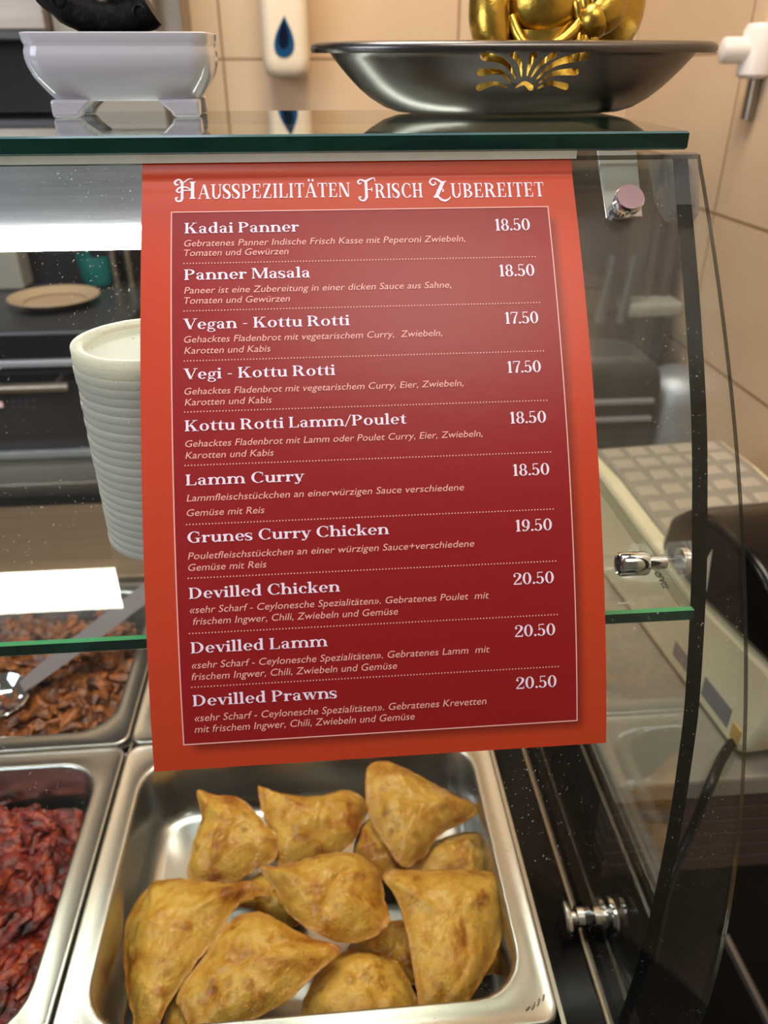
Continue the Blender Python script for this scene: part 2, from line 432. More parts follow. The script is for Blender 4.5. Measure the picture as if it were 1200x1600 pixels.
# steel bracket with a screw knob, top right
pl = [onplane(u, v, np.array([0, GY(-.05)+.008, -.05]), GN(-.05)) for u, v in ((932, 236), (995, 236), (1004, 340), (948, 341))]
nn = GN(-.05)
b = MB(); b.loft([[p+nn*.0006 for p in pl], [p-nn*.0012 for p in pl]])
br = b.build('bracket', M['bracket'], case, smooth=0, bevel=.0005)
kc = onplane(985, 308, np.array([0, GY(-.05)-.008, -.05]), nn)
b = MB(); b.lathe([(.0058, -.0082), (.0066, -.004), (.0075, -.0035), (.0075, -.0008), (.0070, 0)], kc, nn, 40); b.build('screw_knob', M['chrome'], br)
b = MB(); b.lathe([(.0067, .0001), (.0067, .0005)], kc, nn, 40); b.build('knob_cap', M['mauve'], br)

# chrome shelf carrier on the end pane
hc = onx(1040, 876, XI)
kz = float(hc[2])-.001
b = MB(); b.lathe([(.0035, 0), (.0035, .010), (.0062, .0105), (.0066, .012), (.0066, .025), (.0058, .0262), (.0052, .0255), (.0050, .020), (.0, .020)], (XI, hc[1], kz), (-1, 0, 0), 32, cap=False)
b.build('shelf_carrier', M['chrome'], case)
b = MB(); b.lathe([(.0075, 0), (.0075, .004), (.006, .005)], (XO, hc[1], kz), (1, 0, 0), 32); b.build('shelf_carrier', M['chrome'], case)
# chrome foot clamp at the bottom of the end pane
fc = onx(905, 1440, XI)
for sx, x0 in ((-1, XI), (1, XO)):
    b = MB(); b.lathe([(.0085, 0), (.0085, .005), (.0055, .006), (.0055, .011), (.0140, .0115), (.0148, .013), (.0148, .0150), (.0138, .0162)], (x0, .347, ZD+.0150), (sx, 0, 0), 36)
    b.build('foot_clamp', M['chrome'], case)
b = MB(); b.box(XI-.0022, XI, ed[-1][0]+.006, YB, ZD, ZD+.0022); b.build('base_glint_strip', M['steel_dull'], case, smooth=0)  # added strip in place of the light caught on the pane's bottom edge
# clear plastic corner clip
b = MB()
pz = [onx(u, v, XO+.001) for u, v in ((1044, 240), (1082, 238), (1084, 334), (1074, 348), (1056, 318))]
b.loft([[p+np.array([.0035, 0, 0]) for p in pz], [p+np.array([-.012, 0, 0]) for p in pz]])
b.build('corner_clip', M['plastic_clear'], case, smooth=0, bevel=.0012)

# ------------------------------------------------------------------ lettering
W_, TH, SL, ST = .165, .055, .075, .05
def R_(x0, y0, x1, y1): return [[(x0, y0), (x1, y0), (x1, y1), (x0, y1)]]
def LN(x0, y0, x1, y1, w): return [[(x0, y0), (x0+w, y0), (x1+w, y1), (x1, y1)]]
def ser(x, y, w, up, l=1, r=1, sl=SL):
    d = ST if up else -ST; k = .07 if up else -.07; P = R_(x-(sl if l else 0), min(y, y+d), x+w+(sl if r else 0), max(y, y+d))
    if l: P.append([(x-sl*.6, y+d), (x, y+d), (x, y+d+k)])
    if r: P.append([(x+w, y+d), (x+w+sl*.6, y+d), (x+w, y+d+k)])
    return P
def stem(x, y0, y1, w=W_, b=True, t=True, tl=False):
    P = R_(x, y0, x+w, y1)
    if b: P += ser(x, y0, w, True)
    if t: P += ser(x, y1, w, False)
    if tl: P += [[(x-.09, y1-.09), (x, y1-.13), (x, y1), (x-.09, y1-.05)]]
    return P
def ring(cx, cy, rx, ry, tx, ty, a0=0, a1=360, n=26):
    P = []; 
    for k in range(n):
        a = math.radians(a0+(a1-a0)*k/n); c = math.radians(a0+(a1-a0)*(k+1)/n)
        P.append([(cx+rx*math.cos(a), cy+ry*math.sin(a)), (cx+rx*math.cos(c), cy+ry*math.sin(c)),
                  (cx+(rx-tx)*math.cos(c), cy+(ry-ty)*math.sin(c)), (cx+(rx-tx)*math.cos(a), cy+(ry-ty)*math.sin(a))])
    return P
def dot(x, y, r, n=14): return [[(x+r*math.cos(2*math.pi*i/n), y+r*math.sin(2*math.pi*i/n)) for i in range(n)]]
def strk(pts, ws, n=7):
    c = catmull([(x, y, w_) for (x, y), w_ in zip(pts, ws)], n); P = []; Lf = []; Rt = []
    for i in range(len(c)):
        d = c[min(i+1, len(c)-1)][:2]-c[max(i-1, 0)][:2]; d = d/(np.linalg.norm(d)+1e-9); nr = np.array([-d[1], d[0]])*c[i][2]/2
        Lf.append(c[i][:2]+nr); Rt.append(c[i][:2]-nr)
    for i in range(len(c)-1): P.append([tuple(Lf[i]), tuple(Rt[i]), tuple(Rt[i+1]), tuple(Lf[i+1])])
    return P
XH = .67
def arch(x, w=.30):       # right-hand arch of n, m, h ending in a stem at x+w
    return ring(x+w/2+.02, .40, w/2+.065+W_/2-.02, .28, W_*.95, .075, 0, 165) + R_(x+w, 0, x+w+W_*.95, .41) + ser(x+w, 0, W_*.95, True)
def S_(h=1.0, wd=.56, t=.17):
    p = [(wd*.9, h*.74), (wd*.82, h*.93), (wd*.5, h*.985), (wd*.14, h*.86), (wd*.2, h*.63), (wd*.55, h*.48), (wd*.86, h*.30), (wd*.78, h*.09), (wd*.45, h*.015), (wd*.14, h*.1), (wd*.06, h*.27)]
    return strk(p, [.035, .05, .06, t*.85, t, t*1.15, t, t*.85, .06, .05, .035]) + R_(wd*.86, h*.68, wd*.93, h*.97) + R_(wd*.03, h*.03, wd*.10, h*.32)
G = {}
G[' '] = ([], .30)
G['K'] = (stem(.1, 0, 1)+LN(.24, .42, .66, .97, .075)+LN(.62, .03, .34, .56, .2)+R_(.5, 0, .94, ST)+R_(.54, 1-ST, .86, 1), .96)
G['P'] = (stem(.1, 0, 1)+ring(.3, .73, .42, .27, .17, .06, -90, 90)+R_(.2, .94, .31, 1)+R_(.2, .46, .31, .52), .78)
G['R'] = (G['P'][0]+LN(.62, .03, .38, .5, .19)+R_(.6, 0, .9, ST), .92)
G['M'] = (stem(.1, 0, 1, .065)+LN(.52, 0, .12, 1, .17)+LN(.52, 0, .92, 1, .07)+stem(.90, 0, 1), 1.16)
G['V'] = (LN(.36, 0, .04, .98, .19)+LN(.40, 0, .74, .98, .065)+R_(-.04, 1-ST, .33, 1)+R_(.62, 1-ST, .92, 1), .88)
G['L'] = (stem(.1, 0, 1)+R_(.2, 0, .68, .055)+[[(.58, .05), (.68, .05), (.70, .3), (.66, .3)]], .74)
G['C'] = (ring(.5, .5, .44, .515, .18, .055, 48, 318, 34)+R_(.76, .64, .80, .96)+R_(.8, .16, .83, .2)+strk([(.82, .16), (.7, .05), (.5, .012)], [.04, .05, .05]), .88)
G['G'] = (ring(.5, .5, .44, .515, .18, .055, 48, 300, 34)+R_(.76, .64, .80, .96)+R_(.64, .02, .80, .42)+R_(.54, .38, .9, .43), .94)
G['D'] = (stem(.1, 0, 1)+ring(.34, .5, .50, .5, .18, .06, -90, 90, 30)+R_(.2, .94, .35, 1)+R_(.2, 0, .35, .06), .92)
G['a'] = (R_(.36, .08, .36+W_*.95, .46)+ring(.29, .45, .235, .225, .1, .06, 0, 150)+dot(.12, .52, .065)+ring(.29, .19, .23, .205, .15, .05, 40, 320)+strk([(.44, .16), (.5, .03), (.62, .04)], [.1, .07, .03]), .66)
G['d'] = (ring(.34, .33, .29, .345, .165, .05)+stem(.46, 0, 1.04, W_, False, False, True)+R_(.46, 0, .70, ST), .74)
G['i'] = (stem(.1, 0, XH, W_, True, False, True)+dot(.18, .89, .1), .36)
G['n'] = (stem(.1, 0, XH, W_, True, False, True)+arch(.23), .78)
G['m'] = (stem(.1, 0, XH, W_, True, False, True)+arch(.23)+arch(.65), 1.2)
G['u'] = (R_(.1, .2, .1+W_, XH)+R_(.02, XH-ST, .2, XH)+ring(.34, .25, .24, .265, .16, .07, 180, 330)+R_(.5, 0, .5+W_, XH)+R_(.42, XH-ST, .6, XH)+R_(.5, 0, .74, ST), .76)
G['r'] = (stem(.1, 0, XH, W_, True, False, True)+strk([(.24, .42), (.32, .58), (.46, .63)], [.06, .07, .08])+dot(.47, .56, .085), .56)
G['e'] = (ring(.34, .335, .29, .345, .165, .055, 0, 320)+R_(.1, .32, .62, .37), .66)
G['g'] = (ring(.31, .43, .23, .24, .13, .05)+ring(.31, -.13, .28, .17, .09, .055)+strk([(.16, .24), (.1, .13), (.22, .05), (.45, .03)], [.05, .07, .11, .11])+strk([(.46, .6), (.56, .66), (.62, .62)], [.04, .06, .09]), .64)
G['o'] = (ring(.36, .335, .31, .345, .165, .05), .72)
G['t'] = (R_(.14, .1, .14+W_, XH)+[[(.14, XH), (.14+W_, XH), (.14+W_, .92)]]+R_(.02, XH-ST, .46, XH)+strk([(.22, .12), (.3, .03), (.48, .09)], [.15, .09, .03]), .48)
G['l'] = (stem(.1, 0, 1.04, W_, True, False, True), .37)
G['s'] = (S_(XH, .47, .14), .52)
G['h'] = (stem(.1, 0, 1.04, W_, True, False, True)+arch(.23), .78)
G['c'] = (ring(.34, .335, .29, .345, .165, .055, 50, 318)+dot(.5, .5, .085), .6)
G['k'] = (stem(.1, 0, 1.04, W_, True, False, True)+LN(.24, .26, .5, .64, .07)+LN(.48, .02, .3, .38, .18)+R_(.42, 0, .72, ST)+R_(.42, XH-ST, .68, XH), .72)
G['v'] = (LN(.28, 0, .06, XH-.02, .17)+LN(.31, 0, .54, XH-.02, .06)+R_(0, XH-ST, .3, XH)+R_(.44, XH-ST, .68, XH), .66)
G['y'] = (LN(.28, 0, .06, XH-.02, .17)+LN(.31, -.02, .54, XH-.02, .06)+R_(0, XH-ST, .3, XH)+R_(.44, XH-ST, .68, XH)+strk([(.36, .05), (.28, -.16), (.14, -.22)], [.07, .06, .06])+dot(.12, -.17, .075), .66)
G['w'] = (LN(.26, 0, .06, XH-.02, .165)+LN(.29, 0, .46, XH-.02, .055)+LN(.62, 0, .42, XH-.02, .165)+LN(.65, 0, .86, XH-.02, .055)+R_(0, XH-ST, .62, XH)+R_(.76, XH-ST, 1.0, XH), .98)
G['-'] = (R_(.08, .36, .38, .43), .46)
G['/'] = (LN(0, -.1, .4, 1.05, .07), .48)
G['.'] = (dot(.13, .08, .09), .27)
G['0'] = (ring(.36, .5, .31, .51, .165, .05, 0, 360, 34), .72)
G['1'] = (stem(.16, 0, 1, W_, True, False)+[[(.02, .84), (.16, .86), (.16, 1), (.14, .93)]], .46)
G['7'] = (R_(.04, .93, .58, 1)+R_(.04, .78, .08, 1)+strk([(.56, .95), (.36, .5), (.26, 0)], [.06, .12, .18]), .58)
G['8'] = (ring(.33, .74, .25, .265, .13, .05)+ring(.33, .26, .29, .275, .16, .05), .66)
G['5'] = (R_(.12, .93, .5, 1)+R_(.12, .5, .165, 1)+ring(.29, .31, .29, .32, .165, .055, -130, 140, 28)+dot(.1, .12, .08), .62)
G['2'] = (strk([(.08, .72), (.14, .92), (.34, .975), (.52, .8), (.44, .55), (.22, .28), (.06, .06)], [.1, .06, .055, .165, .15, .08, .06])+dot(.13, .73, .08)+R_(.04, 0, .6, .1)+R_(.56, 0, .6, .24), .64)
G['9'] = (ring(.33, .66, .29, .345, .165, .05)+strk([(.54, .66), (.5, .3), (.34, .06), (.14, .03)], [.16, .14, .08, .05])+dot(.14, .1, .07), .66)
G['A'] = (LN(.04, 0, .38, 1, .06)+LN(.66, 0, .34, 1, .19)+R_(.18, .32, .62, .37)+R_(-.04, 0, .22, ST)+R_(.58, 0, .94, ST), .92)
G['Ä'] = (G['A'][0]+dot(.3, 1.2, .09)+dot(.6, 1.2, .09), .92)
G['U'] = (R_(.1, .25, .1+W_, 1)+R_(0, 1-ST, .36, 1)+ring(.42, .3, .32, .315, .17, .06, 180, 360)+R_(.68, .3, .74, 1)+R_(.58, 1-ST, .84, 1), .86)
G['S'] = (S_(1, .6, .19), .66)
G['E'] = (stem(.1, 0, 1)+R_(.2, 0, .66, .055)+R_(.2, .945, .64, 1)+R_(.2, .48, .52, .53)+[[(.6, .72), (.64, .72), (.64, .95), (.56, .95)], [(.58, .05), (.66, .05), (.68, .28), (.64, .28)]]+R_(.49, .38, .53, .63), .74)
G['F'] = (stem(.1, 0, 1)+R_(.2, .945, .66, 1)+R_(.2, .48, .52, .53)+[[(.62, .72), (.66, .72), (.66, .95), (.58, .95)]]+R_(.49, .38, .53, .63), .70)
G['Z'] = (R_(.08, .945, .66, 1)+R_(.04, 0, .7, .055)+LN(.04, .03, .48, .97, .2)+R_(.08, .74, .12, 1)+R_(.66, 0, .7, .27), .76)
G['I'] = (stem(.1, 0, 1), .40)
G['T'] = (stem(.30, 0, 1, W_, True, False)+R_(.02, .945, .74, 1)+R_(.02, .74, .06, 1)+R_(.70, .74, .74, 1), .78)
G['N'] = (stem(.1, 0, 1, .06)+LN(.62, 0, .1, 1, .2)+R_(.76, 0, .82, 1)+R_(.66, 1-ST, .92, 1), .92)
G['H'] = (stem(.1, 0, 1)+stem(.6, 0, 1)+R_(.2, .47, .65, .53), .88)
G['B'] = (stem(.1, 0, 1)+ring(.3, .745, .36, .255, .16, .055, -90, 90)+ring(.3, .26, .42, .265, .17, .055, -90, 90)+R_(.2, .945, .31, 1)+R_(.2, 0, .31, .055)+R_(.2, .48, .31, .53), .80)
curl = lambda x, y, r: strk([(x+r*math.cos(a)*(1-.09*k), y+r*math.sin(a)*(1-.09*k)) for k, a in enumerate(np.linspace(0, 5.2, 9))], [.07]*9, 4)
SW = {}
SW['H'] = (stem(.30, 0, 1.12, .14, False, True)+stem(.84, 0, 1.12, .18, True, True)+R_(.4, .52, .9, .59)+strk([(.44, 1.02), (.2, 1.26), (-.02, 1.12), (.04, .92), (.18, .95)], [.09, .1, .12, .1, .06])
           + strk([(.4, .1), (.3, -.12), (.1, -.12), (.04, .06), (.16, .1)], [.15, .12, .1, .1, .06])+strk([(.9, .55), (.6, .75), (.25, .74), (.08, .55), (.2, .42), (.3, .5)], [.06, .08, .1, .1, .08, .05])+strk([(.5, 1.1), (.7, 1.28), (.95, 1.3)], [.08, .07, .03]), 1.14)
SW['F'] = (stem(.40, 0, 1.1, .16, False, False)+strk([(.48, .1), (.36, -.14), (.14, -.12), (.06, .06), (.2, .08)], [.16, .12, .1, .1, .06])+strk([(1.02, 1.08), (.95, 1.3), (.7, 1.22), (.45, 1.1), (.18, 1.2), (.02, 1.08), (.1, .92), (.22, 1.0)], [.04, .06, .12, .14, .1, .1, .08, .05])
           + R_(.5, .52, .82, .58)+R_(.78, .42, .83, .68), 1.04)
SW['Z'] = (LN(.10, .0, .56, 1.04, .22)+strk([(.84, 1.08), (.6, 1.02), (.34, 1.2), (.1, 1.26), (-.06, 1.04), (.08, .84), (.26, .92), (.2, 1.04)], [.05, .13, .12, .1, .1, .1, .07, .05])
           + strk([(.08, .08), (.3, .12), (.5, -.1), (.74, -.18), (.98, -.02), (1.0, .1)], [.05, .1, .14, .13, .07, .03])+strk([(.3, .5), (.5, .6), (.66, .48), (.58, .38)], [.05, .07, .07, .05]), 1.06)

def put_polys(b, polys, x0, t0, sx, sy, off, mi=0):
    for P in polys:
        if len(P) < 3: continue
        vs = [sheet(x0+x*sx, t0-y*sy, off) for x, y in P]
        a = sum(P[i][0]*P[(i+1) % len(P)][1]-P[(i+1) % len(P)][0]*P[i][1] for i in range(len(P)))
        idx = tuple(range(len(P)))
        b.add(vs, [idx if a > 0 else idx[::-1]], mi)
def serif_line(b, text, px, uend, cap_px, off=.00022, track=.0):
    s0, t0 = to_sheet(*px); s1 = s_at(uend, t0)
    sy = t0-to_sheet(px[0], px[1]-cap_px)[1]
    tot = sum(G[c][1]+track for c in text)-track-.06
    sx = (s1-s0)/tot; x = s0-.04*sx
    for c in text:
        put_polys(b, G[c][0], x, t0, sx, sy, off); x += (G[c][1]+track)*sx

SHEET_C = sheet(.105, .297)
menu = thing('menu_sign', tuple(SHEET_C), 'orange and dark red printed menu sheet taped over the bent front glass', 'menu sign')
# the printed sheet
SW_, SH_ = .21, .2915
s_l, t_t = to_sheet(269.6, 335.8); s_r = to_sheet(855, 331)[0]; s_l2, t_b = to_sheet(288, 1164); s_r2 = to_sheet(901, 1129.7)[0]
s_l, s_r = (s_l+s_l2)/2, (s_r+s_r2)/2
def sheet_mat():
    m, t, bs = newmat('printed_menu_sheet'); N = t.nodes; L = t.links
    uv = N.new('ShaderNodeUVMap'); sp = N.new('ShaderNodeSeparateXYZ'); L.new(uv.outputs[0], sp.inputs[0])
    def math_(op, a, c=None, d=None):
        n_ = N.new('ShaderNodeMath'); n_.operation = op
        for i, q_ in enumerate((a, c, d)):
            if q_ is None: continue
            if isinstance(q_, (int, float)): n_.inputs[i].default_value = q_
            else: L.new(q_, n_.inputs[i])
        return n_.outputs[0]
    def inside(dx0, dx1, dy0, dy1, soft):
        def edge(val, e0, sgn):
            mr = N.new('ShaderNodeMapRange'); mr.interpolation_type = 'SMOOTHSTEP'
            mr.inputs[1].default_value = e0-soft*sgn; mr.inputs[2].default_value = e0+soft*sgn
            L.new(val, mr.inputs[0]); return mr.outputs[0]
        X, Y = sp.outputs[0], sp.outputs[1]
        return math_('MULTIPLY', math_('MULTIPLY', edge(X, dx0, 1), edge(X, dx1, -1)), math_('MULTIPLY', edge(Y, dy0, 1), edge(Y, dy1, -1)))
    panel = inside(s_l, s_r, t_t, t_b, .00005)
    shade = inside(s_l+.004, s_r+.003, t_t+.006, t_b+.0035, .0035)
    mx = N.new('ShaderNodeMixRGB'); mx.inputs[1].default_value = lin((188, 62, 33))+(1,); mx.inputs[2].default_value = lin((96, 28, 20))+(1,)
    L.new(math_('MULTIPLY', shade, .8), mx.inputs[0])
    m2 = N.new('ShaderNodeMixRGB'); m2.inputs[2].default_value = lin((142, 22, 26))+(1,)
    L.new(panel, m2.inputs[0]); L.new(mx.outputs[0], m2.inputs[1]); L.new(m2.outputs[0], bs.inputs['Base Color'])
    bs.inputs['Roughness'].default_value = .36; bs.inputs['Specular IOR Level'].default_value = .45
    n = N.new('ShaderNodeTexNoise'); n.inputs['Scale'].default_value = 90; n.inputs['Detail'].default_value = 2
    L.new(uv.outputs[0], n.inputs['Vector'])
    bp = N.new('ShaderNodeBump'); bp.inputs['Strength'].default_value = .10; bp.inputs['Distance'].default_value = .001
    L.new(n.outputs[0], bp.inputs['Height']); L.new(bp.outputs[0], bs.inputs['Normal'])
    return m
M['sheet'] = sheet_mat()
b = MB(); b.uv = []
ts = sorted(set(list(np.linspace(0, .018, 19))+list(np.linspace(.018, SH_, 60)))); nx = 2
for off in (0, -.0004):
    for t in ts:
        for s in (0, SW_):
            b.v.append(tuple(sheet(s, t, off))); b.uv.append((s, t))
n = len(ts)
for k in range(n-1):
    a = 2*k; c = 2*n+a
    b.f += [(a, a+2, a+3, a+1), (c, c+1, c+3, c+2), (a, c, c+2, a+2), (a+1, a+3, c+3, c+1)]; b.m += [0]*4
b.f += [(0, 1, 2*n+1, 2*n), (2*n-2, 4*n-2, 4*n-1, 2*n-1)]; b.m += [0, 0]
b.build('printed_sheet', M['sheet'], menu, smooth=60)
M['ink_white'] = mat('white_print', (244, 228, 246), .4)
M['ink_pink'] = mat('pale_pink_print', (240, 176, 168), .4)
# thin frame line round the dark panel
b = MB(); lw = .00055
def strip(b, s0, s1, t0, t1, off=.0002, nt=24):
    tt = np.linspace(t0, t1, nt+1)
    for k in range(nt): b.add([sheet(s0, tt[k+1], off), sheet(s1, tt[k+1], off), sheet(s1, tt[k], off), sheet(s0, tt[k], off)], [(0, 1, 2, 3)])
strip(b, s_l-lw, s_l, t_t, t_b); strip(b, s_r, s_r+lw, t_t, t_b); strip(b, s_l-lw, s_r+lw, t_t-lw, t_t, nt=1); strip(b, s_l-lw, s_r+lw, t_b, t_b+lw, nt=1)
b.build('frame_line', M['ink_pink'], menu, smooth=0)
# heading
b = MB()
def heading(parts):
    for kind, text, px, uend, cap in parts:
        s0, t0 = to_sheet(*px); s1 = s_at(uend, t0); sy = t0-to_sheet(px[0], px[1]-cap)[1]
        if kind == 'sw':
            sx = (s1-s0)/SW[text][1]; put_polys(b, SW[text][0], s0, t0, sx, sy, .00022)
        else: serif_line(b, text, px, uend, cap, track=.06)
heading([('sw', 'H', (274, 314.5), 307, 24), ('n', 'AUSSPEZILITÄTEN', (311, 314.3), 547, 22.5), ('sw', 'F', (560, 313), 588, 24), ('n', 'RISCH', (587, 312.8), 661, 22.5), ('sw', 'Z', (675, 312.6), 705, 24), ('n', 'UBEREITET', (706, 312.3), 851, 22.5)])
b.build('heading_lettering', M['ink_white'], menu, smooth=0)
# dish names, prices
names = [('Kadai Panner', (289, 368), 467), ('Panner Masala', (288.5, 440.6), 485.5), ('Vegan - Kottu Rotti', (288.5, 517.6), 546.5), ('Vegi - Kottu Rotti', (289, 595.6), 524), ('Kottu Rotti Lamm/Poulet', (289.5, 676.5), 635),
         ('Lamm Curry', (291, 761), 475), ('Grunes Curry Chicken', (293, 850.5), 608), ('Devilled Chicken', (296, 937.6), 531.5), ('Devilled Lamm', (299, 1022.7), 512), ('Devilled Prawns', (302, 1105), 527)]
b = MB()
for i, (tx, px, ue) in enumerate(names): serif_line(b, tx, px, ue, 16.3+.12*i)
b.build('dish_name_lettering', M['ink_white'], menu, smooth=0)
prices = [('18.50', (774, 363.6), 829), ('18.50', (780.5, 435), 836), ('17.50', (789.5, 509), 842), ('17.50', (793, 585.5), 846), ('18.50', (797, 664.5), 854), ('18.50', (801.5, 746), 859), ('19.50', (805.6, 832.8), 863), ('20.50', (802.5, 915.6), 866), ('20.50', (804.7, 997), 868), ('20.50', (806.6, 1078), 870)]
b = MB()
for tx, px, ue in prices: serif_line(b, tx, px, ue, 18.2)
b.build('price_lettering', M['ink_white'], menu, smooth=0)
# descriptions in a slanted sans
desc = [('Gebratenes Panner Indische Frisch Kasse mit Peperoni Zwiebeln,', (288, 388.5), 727), ('Tomaten und Gewürzen', (288, 403.5), 451),
        ('Paneer ist eine Zubereitung in einer dicken Sauce aus Sahne,', (288, 462), 705), ('Tomaten und Gewürzen', (288, 478), 453),
        ('Gehacktes Fladenbrot mit vegetarischem Curry,  Zwiebeln,', (288, 538.6), 691), ('Karotten und Kabis', (288.3, 556), 423),
        ('Gehacktes Fladenbrot mit vegetarischem Curry, Eier, Zwiebeln,', (288.5, 619.6), 724), ('Karotten und Kabis', (289, 636.6), 425),
        ('Gehacktes Fladenbrot mit Lamm oder Poulet Curry, Eier, Zwiebeln,', (290, 701.3), 754), ('Karotten und Kabis', (290, 719.5), 428),
        ('Lammfleischstückchen an einerwürzigen Sauce verschiedene', (292, 786), 725), ('Gemüse mit Reis', (292.3, 809), 413.6),
        ('Pouletfleischstückchen an einer würzigen Sauce+verschiedene', (294, 876.4), 741), ('Gemüse mit Reis', (294.6, 894.3), 416.6),
        ('«sehr Scharf - Ceylonesche Spezialitäten». Gebratenes Poulet  mit', (297, 960.3), 764), ('frischem Ingwer, Chili, Zwiebeln und Gemüse', (302, 978.3), 622),
        ('«sehr Scharf - Ceylonesche Spezialitäten». Gebratenes Lamm  mit', (300, 1046.5), 765), ('frischem Ingwer, Chili, Zwiebeln und Gemüse', (300, 1064.5), 620.5),
        ('«sehr Scharf - Ceylonesche Spezialitäten». Gebratenes Krevetten', (304.6, 1128.8), 760), ('mit frischem Ingwer, Chili, Zwiebeln und Gemüse', (304.6, 1146.3), 648)]
def text_geo(s, shear=0.0, offset=0.0, res=3):
    c = bpy.data.curves.new('print', 'FONT'); c.body = s; c.size = 1.0; c.shear = shear; c.offset = offset; c.resolution_u = res
    o = bpy.data.objects.new('print', c); COL.objects.link(o)
    dg = bpy.context.evaluated_depsgraph_get(); ev = o.evaluated_get(dg); me = ev.to_mesh()
    vs = [tuple(v.co) for v in me.vertices]; fs = [tuple(p.vertices) for p in me.polygons]
    ev.to_mesh_clear(); bpy.data.objects.remove(o); bpy.data.curves.remove(c)
    return vs, fs
CAPH = max(v[1] for v in text_geo('H')[0])
b = MB()
for i, (tx, px, ue) in enumerate(desc):
    vs, fs = text_geo(tx, .2, 0.0)
    s0, t0 = to_sheet(*px); s1 = s_at(ue, t0); x0 = min(v[0] for v in vs); x1 = max(v[0] for v in vs)
    sx = (s1-s0)/(x1-x0); sy = (t0-to_sheet(px[0], px[1]-10.0-.05*i)[1])/CAPH
    b.add([sheet(s0+(v[0]-x0)*sx, t0-v[1]*sy, .00022) for v in vs], fs)
b.build('description_lettering', M['ink_pink'], menu, smooth=0)
# dotted rules
b = MB()
for (l, ur) in (((288, 415), 836), ((288, 489), 843), ((288.4, 567), 849), ((289, 646.6), 854), ((289.6, 730), 860), ((292, 822), 864), ((294.6, 905.7), 868), ((296.5, 991.8), 870.3), ((300, 1075.4), 872)):
    s0, t0 = to_sheet(*l); s1 = s_at(ur, t0); n = 118
    for k in range(n):
        s = s0+(s1-s0)*k/(n-1); r = .00028
        b.add([sheet(s-r, t0+r, .0002), sheet(s+r, t0+r, .0002), sheet(s+r, t0-r, .0002), sheet(s-r, t0-r, .0002)], [(0, 1, 2, 3)])
b.build('dotted_rule', M['ink_pink'], menu, smooth=0)

# mirrored print on the shelf's right hand corner
vs, fs = text_geo('GLASS', 0, .03)
p0 = onz(1031, 893, -.2296); p1 = onz(1046, 919, -.2296); L0 = max(v[0] for v in vs)
dx = (p1-p0)/L0; up = np.array([-.0048, 0, 0])
b = MB(); b.add([p0+dx*v[0]+up*v[1] for v in vs], fs); b.build('printed_mark', M['ink'], shelf, smooth=0)

# ================================================================== FOOD PANS
def pan(name, cx, cy, label, hx=.1625, hy=.131):
    t = thing(name, (cx, cy, ZR-.065), label, 'food pan', 'steel food pans in the display case')
    rf, ci = .0165, .034
    rings = [rrect(cx, cy, hx, hy, .012, ZR-.010), rrect(cx, cy, hx, hy, .012, ZR-.0016), rrect(cx, cy, hx-.0004, hy-.0004, .012, ZR-.0005), rrect(cx, cy, hx-.0015, hy-.0015, .0115, ZR),
             rrect(cx, cy, hx-.003, hy-.003, .011, ZR-.0008), rrect(cx, cy, hx-rf+.003, hy-rf+.003, ci, ZR-.0009), rrect(cx, cy, hx-rf, hy-rf, ci, ZR-.0002), rrect(cx, cy, hx-rf-.0016, hy-rf-.0016, ci, ZR-.0006), rrect(cx, cy, hx-rf-.003, hy-rf-.003, ci, ZR-.003),
             rrect(cx, cy, hx-rf-.006, hy-rf-.006, ci, ZR-.05), rrect(cx, cy, hx-rf-.009, hy-rf-.009, ci-.003, ZR-.058), rrect(cx, cy, hx-rf-.016, hy-rf-.016, ci-.008, ZR-.0625), rrect(cx, cy, hx-rf-.022, hy-rf-.022, ci-.012, ZR-.063)]
    inner = [[(p[0], p[1], p[2]) for p in r] for r in rings]
    outer = [[(cx+(p[0]-cx)*1.006, cy+(p[1]-cy)*1.007, p[2]-.0012) for p in r] for r in rings[8:]]
    b = MB(); b.loft(inner, False, True)
    b.loft(outer[::-1], True, False)
    b.build('pan_body', M['pan'], t, smooth=50)
    return t
PX, PY = -.0295, .3880
pS = pan('food_pan', PX, PY, 'steel food pan full of fried samosas, directly below the menu')
pR = pan('food_pan', PX-.327, PY, 'steel food pan of dark red curry at the lower left')
pB = pan('food_pan', PX-.327, PY+.264, 'steel food pan of brown meat curry behind the red curry')
pD = pan('food_pan', PX, PY+.264, 'steel food pan behind the samosas, mostly hidden by the menu')
# stamped mark on the samosa pan's rim
b = MB(); sp = [onz(u, v, ZR-.0003) for u, v in ((822, 1578), (828, 1572), (831, 1577), (836, 1566), (840, 1571), (843, 1560), (848, 1563), (850, 1554))]
for i in range(0, 8, 2): b.tube(sp[i:i+2], .0005, 6)
b.build('stamped_mark', M['steel_dull'], pS)

